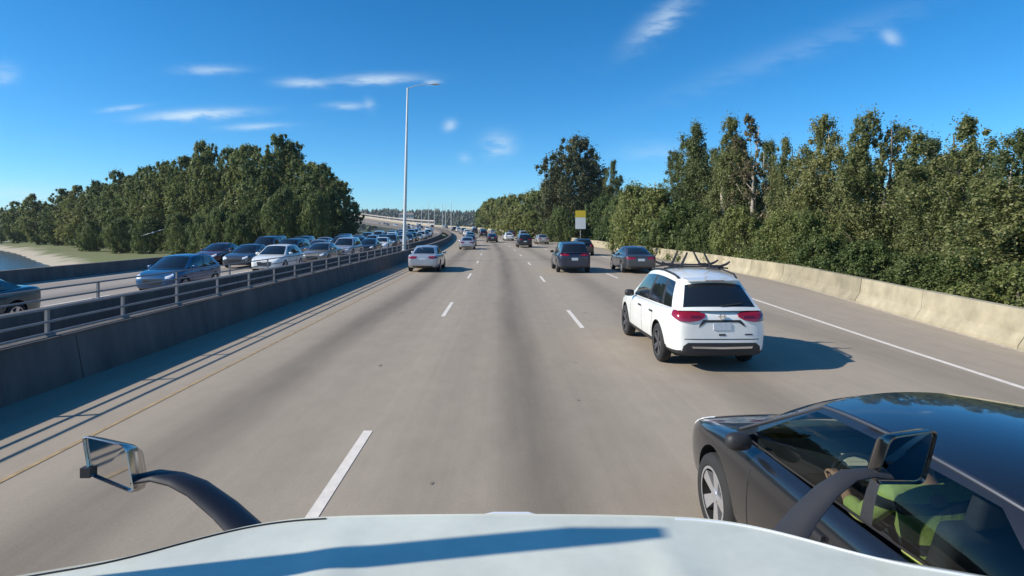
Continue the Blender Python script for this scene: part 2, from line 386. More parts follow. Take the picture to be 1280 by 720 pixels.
# ------------------------------------------------------------------ lamp poles
def lamp_pole(loc, H, label, arm=1.7, side=1, r0=.13, lean=0.0):
    t = tag(empty('lamp_pole', loc), label, 'lamp pole', 'lamp poles along the highway')
    lx = lean * H
    MB().tube([(0, 0, 0), (0, 0, .05), (0, 0, .06), (lx * .5, 0, H * .5), (lx, 0, H)], [r0 * 1.7, r0 * 1.7, r0, r0 * .8, r0 * .5], 10).build('pole', 'pole_metal', t)
    MB().tube([(lx, 0, H - .05), (lx + side * arm * .3, 0, H + .14), (lx + side * arm * .75, 0, H + .25), (lx + side * arm, 0, H + .27)], [.03, .026, .024, .022], 6).build('arm', 'pole_metal', t)
    h = MB(); xs = lx + side * (arm + .3)
    h.tube([(xs - side * .35, 0, H + .27), (xs - side * .25, 0, H + .28), (xs, 0, H + .27), (xs + side * .3, 0, H + .25), (xs + side * .34, 0, H + .25)], [.03, .1, .14, .11, .03], 10, sq=.45)
    h.build('lamp_head', 'pole_metal', t)
    return t
lamp_pole((-7.12, 43, .77), 12.0, 'tall slender grey lamp pole standing on the median wall near the silver sedan', lean=.022)
for px, yy, top, lab in ((536, 285, 252, 'thickest-looking of the far lamp poles, next beyond the tall near one'), (543, 310, 257, 'second far lamp pole after the tall near one'),
                    (553, 262, 254, 'third far lamp pole, left of the tightest pair'), (557, 300, 256, 'short far lamp pole standing close beside its taller neighbour'),
                    (564, 245, 253, 'far lamp pole nearest to the travel lanes'), (527, 330, 258, 'faintest far lamp pole just right of the tall near one')):
    zb = PATH(yy, 0)[2]; X = (px - 626) / 730 * yy; H = CAM_H + (285 - top) / 730 * yy - zb
    lamp_pole((X, yy, zb), H, lab, arm=1.4, r0=.17)

# ------------------------------------------------------------------ road sign
pmat('sign_white', (.74, .74, .70), .5, var=.05); pmat('sign_yellow', (.72, .50, .03), .5, var=.05); pmat('sign_ink', (.42, .42, .40), .6)
sp = PATH(88, 13.2, .78); zc = .75
sg = tag(empty('road_sign', (12.0, 88, sp[2])), 'white road sign with a yellow top panel, on a post by the outer barrier', 'sign')
MB().tube([(0, 0, -1.0), (0, 0, 4.2)], .06, 8).build('post', 'galvanised', sg)
MB().box((0, -.09, 2.32), (1.55, .04, 1.72)).build('white_panel', 'sign_white', sg)
MB().box((0, -.09, 3.72), (1.55, .04, 1.02)).build('yellow_panel', 'sign_yellow', sg)
MB().box((0, -.03, 2.0), (1.3, .06, .08)).build('bracket', 'galvanised', sg); MB().box((0, -.03, 3.6), (1.3, .06, .08)).build('bracket', 'galvanised', sg)


# ------------------------------------------------------------------ vehicles
pmat('tyre_rubber', (.022, .022, .022), .85, var=.2); pmat('rim_metal', (.75, .75, .77), .28, metal=.8); pmat('rim_dark', (.16, .16, .17), .4, metal=.7)
pmat('black_plastic', (.025, .025, .028), .55, var=.2, scale=12); pmat('wheel_well', (.008, .008, .008), .95)
pmat('tail_red', (.25, .006, .02), .12, coat=1); pmat('tail_dark', (.10, .008, .016), .12, coat=1); pmat('lamp_clear', (.75, .77, .8), .08, coat=1, spec=.8)
pmat('chrome', (.78, .78, .80), .07, metal=1); pmat('plate_white', (.55, .58, .62), .5, var=.12, scale=18); pmat('seam_dark', (.02, .02, .02), .8)
pmat('dark_glass', (.012, .015, .018), .04, spec=.6, coat=.5); pmat('amber_lens', (.5, .12, .02), .15, coat=1)
def clear_glass():
    m = bpy.data.materials.new('clear_glass'); m.use_nodes = True; MATS['clear_glass'] = m
    t = m.node_tree; t.nodes.remove(t.nodes['Principled BSDF'])
    tr = t.nodes.new('ShaderNodeBsdfTransparent'); tr.inputs[0].default_value = (.58, .66, .65, 1)
    gl = t.nodes.new('ShaderNodeBsdfGlossy'); gl.inputs['Roughness'].default_value = .02
    fr = t.nodes.new('ShaderNodeFresnel'); fr.inputs[0].default_value = 1.5
    mi = t.nodes.new('ShaderNodeMixShader'); t.links.new(fr.outputs[0], mi.inputs[0]); t.links.new(tr.outputs[0], mi.inputs[1]); t.links.new(gl.outputs[0], mi.inputs[2])
    t.links.new(mi.outputs[0], t.nodes['Material Output'].inputs['Surface'])
clear_glass()
PAINT = {n: pmat('paint_' + n, c, r, metal=mt, coat=1.0, var=.06, scale=2.5) for n, c, r, mt in (
    ('pearl', (.80, .80, .76), .35, 0), ('silver', (.50, .50, .52), .35, .5), ('gunmetal', (.075, .078, .088), .35, .5), ('midnight', (.025, .03, .055), .3, .3), ('ink', (.010, .010, .012), .3, 0),
    ('maroon', (.09, .03, .03), .3, .2), ('azure', (.02, .085, .19), .3, .3), ('teal', (.02, .07, .085), .3, .3), ('champagne', (.45, .42, .36), .35, .5), ('burgundy', (.14, .02, .025), .3, .2), ('tan', (.3, .26, .2), .35, .4))}

def lathe(prof, n=28):
    v, f = [], []
    for k in range(n):
        a = 2 * math.pi * k / n
        for x, r in prof: v.append((x, r * math.cos(a), r * math.sin(a)))
    m = len(prof)
    for k in range(n):
        k2 = (k + 1) % n
        for i in range(m - 1): f.append((k * m + i, k2 * m + i, k2 * m + i + 1, k * m + i + 1))
    return v, f
def wheel_meshes(r, rim='rim_metal', n=5):
    w = .21
    v, f = lathe([(-w/2 + .02, r * .66), (-w/2, r * .72), (-w/2 - .004, r * .86), (-w/2 + .02, r * .97), (-w/2 + .05, r), (0, r * 1.003), (w/2 - .05, r), (w/2 - .02, r * .97), (w/2 + .004, r * .86), (w/2, r * .72), (w/2 - .02, r * .66)])
    ty = mesh('wheel', v, f, ['tyre_rubber'], 40)
    b = MB(); v, f = lathe([(w/2 - .03, r * .7), (w/2 - .005, r * .69), (w/2 - .005, r * .63), (w/2 - .09, r * .60), (w/2 - .13, .02)]); nb = len(f); b.add(v, f)
    for k in range(n):
        for da in (-.13, .13):
            a = 2 * math.pi * k / n
            c, s_ = math.cos(a + da), math.sin(a + da); ci, si = math.cos(a + da * .5), math.sin(a + da * .5); t = .028
            p0, p1 = Vector((w/2 - .03, .04 * ci, .04 * si)), Vector((w/2 - .012, r * .65 * c, r * .65 * s_))
            q = Vector((0, -s_, c)) * t
            b.add([p0 - q, p0 + q, p1 + q, p1 - q, p0 - q - Vector((.05, 0, 0)), p0 + q - Vector((.05, 0, 0)), p1 + q - Vector((.05, 0, 0)), p1 - q - Vector((.05, 0, 0))], [(0, 1, 2, 3), (0, 3, 7, 4), (1, 5, 6, 2)])
    v, f = lathe([(w/2 - .02, .001), (w/2 - .02, .05), (w/2 - .06, .055)], 12); b.add(v, f)
    rm = mesh('rim', b.v, b.f, [rim, 'wheel_well'], 40, mi=[1 if i < nb and (i % 4) >= 2 else 0 for i in range(len(b.f))])
    return ty, rm

def car_proto(nm, sp):
    """returns list of (name, mesh, parent index, location, rotation z, painted)"""
    parts = []
    st = sp['st']; L2 = st[-1][0]; g = sp['g']
    # lower body
    v, f = [], []
    for y, w, zb, zt in st:
        h = zt - zb
        half = [(0, zb), (w * .80, zb), (w * .955, zb + .05), (w * .985, zb + .30 * h), (w, zb + .56 * h), (w * .99, zb + .80 * h), (w * .955, zt - .035), (w * .87, zt - .002), (w * .5, zt + .018), (0, zt + .026)]
        ring = [(x, z) for x, z in half] + [(-x, z) for x, z in half[-2:0:-1]]
        v += [(x, y, z) for x, z in ring]
    n = len(ring); m = len(half)
    for i in range(len(st) - 1):
        for k in range(n): k2 = (k + 1) % n; f.append((i * n + k, i * n + k2, (i + 1) * n + k2, (i + 1) * n + k))
    for base, flip in ((0, False), ((len(st) - 1) * n, True)):
        for k in range(m - 1):
            a, b_, c, d = k, k + 1, (n - k - 1) % n if k + 1 < m else 0, (n - k) % n
            c = (n - k - 1) % n
            q = [base + a, base + b_, base + c, base + d]
            if k == 0: q = [base + 0, base + 1, base + n - 1]
            if k == m - 2: q = [base + k, base + k + 1, base + (n - k) % n]
            f.append(q if flip else q[::-1])
    me0 = mesh('tmp', v, f, ['black_plastic', 'wheel_well']); o0 = bpy.data.objects.new('tmp', me0); COL.objects.link(o0)
    ss = o0.modifiers.new('s', 'SUBSURF'); ss.levels = ss.render_levels = 2
    cb = MB(); rr = sp['r'] * 1.16
    for yw in (sp['yf'], sp['yr']):
        for sx in (-1, 1):
            ring = [(yw + rr * math.cos(a), sp['r'] * 1.03 + rr * math.sin(a)) for a in np.linspace(0, 2 * math.pi, 33)[:-1]]
            vv = [(sx * .60, p, q) for p, q in ring] + [(sx * 1.2, p, q) for p, q in ring]; nn = 32
            ff = [(i, (i + 1) % nn, nn + (i + 1) % nn, nn + i) for i in range(nn)] + [tuple(range(nn))[::-1], tuple(range(nn, 2 * nn))]
            if sx < 0: ff = [q[::-1] for q in ff]
            cb.add(vv, ff)
    cm = mesh('cut', cb.v, cb.f, ['wheel_well']); co = bpy.data.objects.new('cut', cm); COL.objects.link(co)
    bo = o0.modifiers.new('b', 'BOOLEAN'); bo.operation = 'DIFFERENCE'; bo.object = co; bo.solver = 'EXACT'; bo.material_mode = 'TRANSFER'
    dg = bpy.context.evaluated_depsgraph_get(); dg.update()
    body = bpy.data.meshes.new_from_object(o0.evaluated_get(dg))
    bpy.data.objects.remove(o0); bpy.data.objects.remove(co)
    names = [m.name if m else '' for m in body.materials]
    bm = bmesh.new(); bm.from_mesh(body)
    wi = names.index('wheel_well') if 'wheel_well' in names else 1
    trim = sp.get('trim', lambda c: False)
    kill = []
    for fc in bm.faces:
        c = fc.calc_center_median()
        if fc.material_index == wi: fc.material_index = 2
        else: fc.material_index = 1 if trim(c) else 0
        if sp.get('open') and c.z > g['zb_f'] - .09 and abs(c.x) < g['bw_f'] - .0 and g['yb_r'] < c.y < g['yb_f'] - .05 and fc.normal.z > .5: kill.append(fc)
    if kill: bmesh.ops.delete(bm, geom=kill, context='FACES')
    bm.to_mesh(body); bm.free()
    mis = np.empty(len(body.polygons), np.int32); body.polygons.foreach_get('material_index', mis)
    body.materials.clear()
    for k in ('pearl', 'black_plastic', 'wheel_well'): body.materials.append(PAINT['pearl'] if k == 'pearl' else MATS[k])
    body.polygons.foreach_set('material_index', mis)
    body.shade_smooth(); body.set_sharp_from_angle(angle=R(38)); body.name = nm + '_body'
    # greenhouse
    lerp = lambda a, b, t: a + (b - a) * t
    def belt(t): return Vector((lerp(g['bw_r'], g['bw_f'], t) + .05 * 4 * t * (1 - t) * .6, lerp(g['yb_r'], g['yb_f'], t), lerp(g['zb_r'], g['zb_f'], t)))
    def zrail(t):
        a, b, c = g['zr_r'], g['zr_m'], g['zr_f']; return a * (1 - t) * (1 - 2 * t) + 4 * b * t * (1 - t) + c * t * (2 * t - 1)
    def rail(t): return Vector((lerp(g['rw_r'], g['rw_f'], t) + .04 * 4 * t * (1 - t), lerp(g['yr_r'], g['yr_f'], t), zrail(t)))
    def side(sx):
        def P(t, s_):
            p = belt(t).lerp(rail(t), s_); b = .035 * 4 * s_ * (1 - s_) * math.sin(math.pi * t) ** .5 if 0 < t < 1 else 0
            p.x += b; return Vector((sx * p.x, p.y, p.z))
        return P
    def screen(t, bb, br, sgn):
        B, T = belt(t), rail(t)
        def P(a, b):
            x0, x1 = B.x * a, T.x * a
            p0 = Vector((x0, B.y + sgn * bb * (1 - a * a), B.z + .01 * (1 - a * a))); p1 = Vector((x1, T.y + sgn * br * (1 - a * a), T.z + g['crown'] * (1 - a * a)))
            p = p0.lerp(p1, b); p += Vector((0, sgn * .5, .5)) * (.07 * 4 * b * (1 - b) * (1 - a ** 4) * g.get('bulge', 1)); return p
        return P
    def roofP(a, t):
        T = rail(t); bow = lerp(-g['br_r'], g['br_f'], t); return Vector((T.x * a, T.y + bow * (1 - a * a), T.z + g['crown'] * (1 - a * a)))
    def cells(P, ac, bc, glass, na, nb, flip, shell, outs):
        def refine(c, k):
            r = []
            for i in range(len(c) - 1):
                q = max(1, int(math.ceil((c[i + 1] - c[i]) * k)))
                r += [c[i] + (c[i + 1] - c[i]) * j / q for j in range(q)]
            return r + [c[-1]]
        A, B = refine(ac, na), refine(bc, nb)
        for i in range(len(A) - 1):
            for j in range(len(B) - 1):
                ca, cb_ = (A[i] + A[i + 1]) / 2, (B[j] + B[j + 1]) / 2
                q = [P(A[i], B[j]), P(A[i + 1], B[j]), P(A[i + 1], B[j + 1]), P(A[i], B[j + 1])]
                if flip: q = q[::-1]
                w = glass(ca, cb_)
                tgt = shell if w is None else outs.setdefault(w, MB())
                tgt.add(q, [(0, 1, 2, 3)])
    shell, gl = MB(), {}
    wins = g['win']; tc_ = sorted({0, 1, *[t for w in wins for t in w[:2]]}); s0, s1 = .03, .87
    for sx in (-1, 1):
        cells(side(sx), tc_, [0, s0, s1, 1], lambda t, s_: next((('window', sx, i) for i, w in enumerate(wins) if w[0] < t < w[1] and s0 < s_ < s1), ('pillar', sx, sum(w[1] < t for w in wins)) if wins[0][0] < t < wins[-1][1] and s0 < s_ < s1 else None), 12, 5, sx < 0, shell, gl)
    cells(screen(1, g['bb_f'], g['br_f'], 1), [-1, -.93, .93, 1], [0, .03, .95, 1], lambda a, b: ('windshield',) if abs(a) < .93 and .03 < b < .95 else None, 7, 6, True, shell, gl)
    rw_ = g.get('rw', .88); r0, r1 = g.get('rwin', (.06, .92))
    cells(screen(0, g['bb_r'], g['br_r'], -1), [-1, -rw_, rw_, 1], [0, r0, r1, 1], lambda a, b: ('rear_window',) if abs(a) < rw_ and r0 < b < r1 else None, 7, 6, False, shell, gl)
    cells(roofP, [-1, 1], [0, 1], lambda a, b: None, 6, 10, False, shell, gl)
    bm = bmesh.new(); bm.from_mesh(mesh('t', shell.v, shell.f)); bmesh.ops.remove_doubles(bm, verts=bm.verts, dist=.002)
    sm = bpy.data.meshes.new(nm + '_cabin'); bm.to_mesh(sm); bm.free(); sm.materials.append(PAINT['pearl']); sm.shade_smooth(); sm.set_sharp_from_angle(angle=R(50))
    # combined bvh for details
    tv = [tuple(q.co) for q in body.vertices]; tf = [tuple(p.vertices) for p in body.polygons]; nb0 = len(tv)
    tv += shell.v; tf += [tuple(i + nb0 for i in q) for q in shell.f]
    for b in gl.values(): n0 = len(tv); tv += b.v; tf += [tuple(i + n0 for i in q) for q in b.f]
    bvh = BVHTree.FromPolygons(tv, tf)
    def cast(o, d, off):
        h = bvh.ray_cast(o, d)
        if h[0] is None:
            h = bvh.find_nearest(o + d * 2.0)
        nrm = h[1] if h[1].dot(d) < 0 else -h[1]
        return h[0] + nrm * off
    def ruled(top, bot, fn, nu=4, nv=3):
        def samp(c, t):
            t *= len(c) - 1; i = min(int(t), len(c) - 2); k = t - i; return [c[i][j] + (c[i + 1][j] - c[i][j]) * k for j in range(2)]
        U_ = nu * (len(top) - 1)
        v = []; 
        for i in range(U_ + 1):
            a, b = samp(top, i / U_), samp(bot, i / U_)
            for j in range(nv + 1): v.append(fn(*[a[q] + (b[q] - a[q]) * j / nv for q in range(2)]))
        f = [(i * (nv + 1) + j, (i + 1) * (nv + 1) + j, (i + 1) * (nv + 1) + j + 1, i * (nv + 1) + j + 1) for i in range(U_) for j in range(nv)]
        return v, f
    def proj(kind, sx, off):
        if kind == 'rear': return lambda x, z: cast(Vector((sx * x, -4, z)), Vector((0, 1, 0)), off)
        if kind == 'front': return lambda x, z: cast(Vector((sx * x, 4, z)), Vector((0, -1, 0)), off)
        if kind == 'side': return lambda y, z: cast(Vector((sx * 3, y, z)), Vector((-sx, 0, 0)), off)
        ys = -1 if kind == 'rwrap' else 1
        def fn(phi, z):
            d = Vector((sx * math.sin(R(phi)), ys * math.cos(R(phi)), 0)); a = Vector((sx * .42, ys * (L2 - .45), z)); return cast(a + d * 2, -d, off)
        return fn
    def detail(name, kind, top, bot, mat, off=.006, both=True, nu=4, nv=3, parent=0, thick=.012):
        for sx in ((-1, 1) if both else (1,)):
            fn = proj(kind, sx, off); v, f = ruled(top, bot, fn, nu, nv)
            me = mesh(name, v, f, [mat]); bm = bmesh.new(); bm.from_mesh(me); bmesh.ops.recalc_face_normals(bm, faces=bm.faces)
            ref = Vector((sx if kind in ('side',) else sx * .5, {'rear': -1, 'rwrap': -1, 'side': 0}.get(kind, 1), 0))
            if sum((fc.normal.dot(ref) for fc in bm.faces)) < 0: bmesh.ops.reverse_faces(bm, faces=bm.faces)
            bnd = [e for e in bm.edges if e.is_boundary]
            bm.normal_update()
            ex = bmesh.ops.extrude_edge_only(bm, edges=bnd)
            nv_ = [q for q in ex['geom'] if isinstance(q, bmesh.types.BMVert)]
            for q in nv_: q.co -= q.normal * 0 + ref.normalized() * thick
            bm.to_mesh(me); bm.free(); me.shade_smooth(); me.set_sharp_from_angle(angle=R(40))
            parts.append((name, me, parent, None, 0, False))
    parts.append(('body', body, None, None, 0, True))
    parts.append(('cabin', sm, None, None, 0, True))
    glm = sp.get('glass', 'dark_glass')
    for k, b in gl.items():
        bm = bmesh.new(); bm.from_mesh(mesh('t', b.v, b.f)); bmesh.ops.remove_doubles(bm, verts=bm.verts, dist=.001)
        gm = bpy.data.meshes.new(k[0]); bm.to_mesh(gm); bm.free(); gm.materials.append(MATS['black_plastic' if k[0] == 'pillar' else glm]); gm.shade_smooth()
        parts.append((k[0], gm, None, None, 0, False))
    for dd in sp['det']:
        dd = dict(dd); detail(dd.pop('n'), dd.pop('k'), dd.pop('t'), dd.pop('b'), dd.pop('m'), parent=None, **dd)
    # door mirrors
    for sx in (-1, 1):
        b = bmesh.new(); bmesh.ops.create_uvsphere(b, u_segments=12, v_segments=8, radius=1)
        for q in b.verts:
            q.co = Vector((math.copysign(abs(q.co.x) ** .7, q.co.x) * .115, math.copysign(abs(q.co.y) ** .7, q.co.y) * .07, math.copysign(abs(q.co.z) ** .7, q.co.z) * .075)) * sp.get('mirror_scale', 1)
        mm = bpy.data.meshes.new('door_mirror'); b.to_mesh(mm); b.free(); mm.materials.append(PAINT['pearl']); mm.shade_smooth()
        parts.append(('door_mirror', mm, None, (sx * (g['bw_f'] + .17), g['yb_f'] - .42, g['zb_f'] + .07), 0, not sp.get('dark_mirror')))
        if sp.get('dark_mirror'): mm.materials[0] = MATS['black_plastic']
    ty, rm = wheel_meshes(sp['r'], sp.get('rim', 'rim_metal'))
    tw = sp['st'][len(sp['st']) // 2][1] - .115
    for yw in (sp['yf'], sp['yr']):
        for sx in (-1, 1):
            parts.append(('wheel', ty, None, (sx * tw, yw, sp['r']), 0 if sx > 0 else math.pi, False)); parts.append(('rim', rm, len(parts) - 1, None, 0, False))
    return parts

def rect(x0, x1, z0, z1): return dict(t=[(x0, z1), (x1, z1)], b=[(x0, z0), (x1, z0)])
def seams(ys, z0, z1): return [dict(n='door_seam', k='side', t=[(y - .006, z1), (y + .006, z1)], b=[(y + d - .006, z0), (y + d + .006, z0)], m='seam_dark', off=.002, nu=1, nv=6, thick=.004) for y, d in ys]
def handles(ys, z): return [dict(n='door_handle', k='side', **rect(y - .1, y + .1, z - .014, z + .014), m='black_plastic', off=.022, nu=4, nv=1, thick=.02) for y in ys]
SEDAN = dict(r=.325, yf=1.40, yr=-1.33,
    st=[(-2.32, .58, .44, .74), (-2.29, .72, .34, .90), (-2.18, .83, .25, .985), (-1.75, .885, .21, 1.0), (-1.2, .90, .19, .965), (-.3, .905, .18, .945), (.5, .905, .18, .935), (1.0, .90, .18, .925), (1.5, .885, .19, .86), (1.95, .85, .20, .775), (2.18, .77, .21, .70), (2.29, .66, .25, .62), (2.33, .55, .34, .54)],
    g=dict(yb_f=1.02, yr_f=.18, yr_r=-.92, yb_r=-1.72, bw_f=.775, bw_r=.70, rw_f=.565, rw_r=.53, zb_f=.925, zb_r=.985, zr_f=1.355, zr_m=1.40, zr_r=1.335, bb_f=.20, br_f=.10, bb_r=.14, br_r=.08, crown=.045, win=[(.17, .505), (.545, .93)], rw=.86),
    trim=lambda c: c.z < .235,
    det=[dict(n='taillight', k='rwrap', t=[(-14, .89), (18, .90), (52, .885)], b=[(-12, .78), (18, .74), (50, .80)], m='tail_red'),
         dict(n='headlight', k='fwrap', t=[(6, .66), (30, .70), (58, .755)], b=[(8, .57), (30, .58), (54, .66)], m='lamp_clear'),
         dict(n='license_plate', k='rear', **rect(-.17, .17, .68, .81), m='plate_white', both=False),
         dict(n='grille', k='front', t=[(-.42, .56), (0, .58), (.42, .56)], b=[(-.36, .36), (0, .34), (.36, .36)], m='black_plastic', both=False),
         dict(n='bumper_trim', k='rear', **rect(-.55, .55, .27, .36), m='black_plastic', both=False)] + seams([(.75, .06), (-.18, 0), (-1.02, .12)], .30, .90) + handles([-.02, -.92], .79))
SUV = dict(r=.36, yf=1.42, yr=-1.33, dark_mirror=True,
    st=[(-2.33, .58, .38, .86), (-2.30, .75, .30, 1.00), (-2.20, .855, .27, 1.075), (-1.85, .915, .25, 1.095), (-1.2, .925, .24, 1.07), (-.3, .925, .23, 1.04), (.5, .925, .23, 1.025), (1.0, .92, .23, 1.02), (1.5, .91, .24, .985), (1.95, .87, .25, .90), (2.18, .79, .27, .83), (2.29, .68, .30, .75), (2.33, .56, .38, .66)],
    g=dict(yb_f=1.12, yr_f=.30, yr_r=-1.90, yb_r=-2.20, bw_f=.80, bw_r=.77, rw_f=.62, rw_r=.585, zb_f=1.01, zb_r=1.075, zr_f=1.575, zr_m=1.665, zr_r=1.575, bb_f=.18, br_f=.10, bb_r=.09, br_r=.05, crown=.04, bulge=.5, win=[(.10, .24), (.275, .535), (.57, .935)], rwin=(.10, .84), rw=.90),
    trim=lambda c: c.z < .385,
    det=[dict(n='taillight', k='rwrap', t=[(-16, 1.02), (4, 1.07), (34, 1.13), (62, 1.10)], b=[(-16, .98), (2, .93), (30, .95), (56, 1.03)], m='tail_red'),
         dict(n='headlight', k='fwrap', t=[(4, .80), (30, .84), (60, .90)], b=[(6, .71), (30, .72), (56, .80)], m='lamp_clear'),
         dict(n='license_plate', k='rear', **rect(-.17, .17, .70, .84), m='plate_white', both=False),
         dict(n='grille', k='front', t=[(-.44, .72), (0, .74), (.44, .72)], b=[(-.38, .46), (0, .43), (.38, .46)], m='black_plastic', both=False)] + seams([(.80, .06), (-.16, 0), (-1.02, .16)], .38, 1.0) + handles([-.0, -.9], .90))
HATCH = dict(r=.32, yf=1.25, yr=-1.22,
    st=[(-1.98, .60, .46, .80), (-1.95, .74, .36, .93), (-1.86, .83, .27, 1.0), (-1.5, .87, .23, 1.01), (-1.0, .88, .2, .99), (-.2, .885, .19, .97), (.5, .885, .19, .965), (.95, .88, .19, .96), (1.4, .865, .2, .91), (1.75, .82, .21, .83), (1.95, .74, .23, .75), (2.04, .64, .27, .67), (2.08, .52, .36, .58)],
    g=dict(yb_f=1.05, yr_f=.22, yr_r=-1.45, yb_r=-1.87, bw_f=.76, bw_r=.72, rw_f=.57, rw_r=.53, zb_f=.955, zb_r=1.0, zr_f=1.43, zr_m=1.49, zr_r=1.41, bb_f=.18, br_f=.1, bb_r=.09, br_r=.05, crown=.04, bulge=.6, win=[(.10, .20), (.235, .515), (.55, .935)], rwin=(.10, .84), rw=.86),
    trim=lambda c: c.z < .26,
    det=[dict(n='taillight', k='rwrap', t=[(0, .98), (28, 1.02), (58, 1.0)], b=[(0, .84), (28, .80), (54, .88)], m='tail_red'),
         dict(n='headlight', k='fwrap', t=[(6, .72), (30, .76), (58, .82)], b=[(8, .63), (30, .64), (54, .72)], m='lamp_clear'),
         dict(n='license_plate', k='rear', **rect(-.16, .16, .62, .75), m='plate_white', both=False),
         dict(n='grille', k='front', t=[(-.4, .62), (0, .64), (.4, .62)], b=[(-.34, .4), (0, .38), (.34, .4)], m='black_plastic', both=False)] + seams([(.72, .06), (-.18, 0), (-.95, .14)], .32, .93) + handles([-.02, -.86], .83))
VAN = dict(SUV, st=[(y * 1.08, w * 1.03, zb, zt * 1.02) for y, w, zb, zt in SUV['st']], yf=1.5, yr=-1.45,
    g=dict(SUV['g'], yb_f=1.35, yr_f=.55, yr_r=-2.15, yb_r=-2.38, bw_f=.82, bw_r=.80, rw_f=.66, rw_r=.64, zb_f=1.03, zb_r=1.10, zr_f=1.68, zr_m=1.80, zr_r=1.74), dark_mirror=False, trim=lambda c: c.z < .3)

def place(parts, nm, paint, loc, rz, label, group, cat='car', skip=(), pitch=0):
    e = tag(empty(nm, loc, rz), label, cat, group); e.rotation_euler = (pitch, 0, rz)
    made = []
    for name, me, par, l, rot, painted in parts:
        if name in skip: made.append(None); continue
        if par is not None and par < len(made) and made[par] is None: made.append(None); continue
        o = bpy.data.objects.new(name, me); COL.objects.link(o)
        o.parent = e if par is None else made[par]
        if l: o.location = l
        if rot: o.rotation_euler = (0, 0, rot)
        if painted and paint != 'pearl':
            o.material_slots[0].link = 'OBJECT'; o.material_slots[0].material = PAINT[paint]
        made.append(o)
    return e
P_SEDAN, P_SUV, P_HATCH, P_VAN = car_proto('sedan', SEDAN), car_proto('suv', SUV), car_proto('hatch', HATCH), car_proto('van', VAN)
GO = 'cars travelling ahead in the through lanes'; OP = 'cars queued on the opposite carriageway'
def ahead(parts, nm, paint, Y, off, label, back=True, skip=(), cat='car', yaw=0):
    p = PATH(Y, off); gr = .014 if Y > 120 else 0
    return place(parts, nm, paint, p, heading(Y) + yaw, label, GO, cat, skip)
FARSKIP = ('door_seam', 'door_handle', 'rim')

# ---- white crossover in the next lane
WS = dict(SUV); WS['rim'] = 'rim_dark'; WS['g'] = dict(SUV['g'], yr_r=-1.76, rw_r=.555, rw_f=.60, zr_r=1.555, zr_m=1.67, bb_r=.11, br_r=.08, crown=.05, bulge=.9)
WS['det'] = [d for d in SUV['det'] if d['n'] not in ('license_plate', 'taillight')] + [
    dict(n='taillight', k='rwrap', t=[(-15, 1.02), (0, 1.045), (24, 1.055), (44, 1.06), (66, 1.055)], b=[(-14, .965), (0, .915), (22, .89), (42, .90), (64, .98)], m='tail_red', off=.022, thick=.03, nu=5, nv=5),
    dict(n='reverse_lens', k='rwrap', t=[(-4, .985), (20, .99)], b=[(-4, .96), (20, .96)], m='tail_dark', off=.03),
    dict(n='license_plate', k='rear', **rect(-.16, .16, .755, .87), m='plate_white', both=False, off=.012),
    dict(n='plate_recess', k='rear', t=[(-.40, .86), (-.34, .925), (.34, .925), (.40, .86)], b=[(-.43, .80), (-.30, .885), (.30, .885), (.43, .80)], m='black_plastic', both=False, off=.006),
    dict(n='tailgate_seam', k='rear', **rect(-.68, .68, .585, .600), m='seam_dark', both=False, off=.003, thick=.004, nu=12, nv=1),
    dict(n='badge', k='rear', **rect(.42, .56, .665, .685), m='seam_dark', both=False, off=.006),
    dict(n='badge', k='rear', **rect(-.06, .06, .655, .685), m='seam_dark', both=False, off=.006),
    dict(n='bumper_trim', k='rear', t=[(-.70, .47), (-.62, .53), (.62, .53), (.70, .47)], b=[(-.72, .36), (-.62, .34), (.62, .34), (.72, .36)], m='black_plastic', both=False, off=.008, nu=6),
    dict(n='skid_strip', k='rear', t=[(-.56, .47), (0, .46), (.56, .47)], b=[(-.54, .435), (0, .425), (.54, .435)], m='chrome', both=False, off=.02, nu=6),
    dict(n='wiper', k='rear', t=[(-.02, 1.165), (.40, 1.20)], b=[(-.02, 1.15), (.40, 1.185)], m='seam_dark', both=False, off=.02)]
P_WHITE = car_proto('white', WS)
wc = Vector((3.70, 12.05, 0))
ws = place(P_WHITE, 'crossover_car', 'pearl', wc, R(.8), 'white crossover with red taillights and a rack on its roof, right of the truck', GO)
ws.scale = (.92, .95, .97)
for sx in (-1, 1):
    MB().tube([(sx * .595, .1, 1.61), (sx * .61, .0, 1.665), (sx * .615, -.8, 1.705), (sx * .59, -1.45, 1.655), (sx * .565, -1.62, 1.595)], .02, 8).build('roof_rail', 'black_plastic', ws)
b = MB(); b.add([(-.53, -1.66, 1.585), (.53, -1.66, 1.585), (.49, -1.93, 1.56), (.30, -1.98, 1.568), (-.30, -1.98, 1.568), (-.49, -1.93, 1.56), (-.53, -1.66, 1.60), (.53, -1.66, 1.60), (.49, -1.93, 1.582), (.30, -1.98, 1.592), (-.30, -1.98, 1.592), (-.49, -1.93, 1.582), (0, -1.66, 1.64), (0, -1.98, 1.60)], [(6, 11, 10, 13, 12), (12, 13, 9, 8, 7), (5, 4, 10, 11), (4, 3, 9, 13, 10), (3, 2, 8, 9), (0, 5, 11, 6), (2, 1, 7, 8), (0, 1, 2, 3, 4, 5)]); b.build('spoiler', PAINT['pearl'], ws)
MB().box((0, -1.985, 1.58), (.36, .012, .012)).build('brake_lamp', 'tail_dark', ws)
v, f = lathe([(-.008, .055), (.010, .052), (.010, .040), (-.008, .037)], 20)
o = MB().add([(y_, x_, z_) for x_, y_, z_ in v], f).add(*(lambda q: (q.v, q.f))(MB().box((0, 0, 0), (.15, .014, .022)))).build('emblem', 'chrome', ws, loc=(0, -2.338, .985))
rack = tag(empty('roof_rack', (wc.x + .10, wc.y - .40, 1.645)), 'black cradle rack with upturned arms on the roof of the white crossover', 'roof rack')
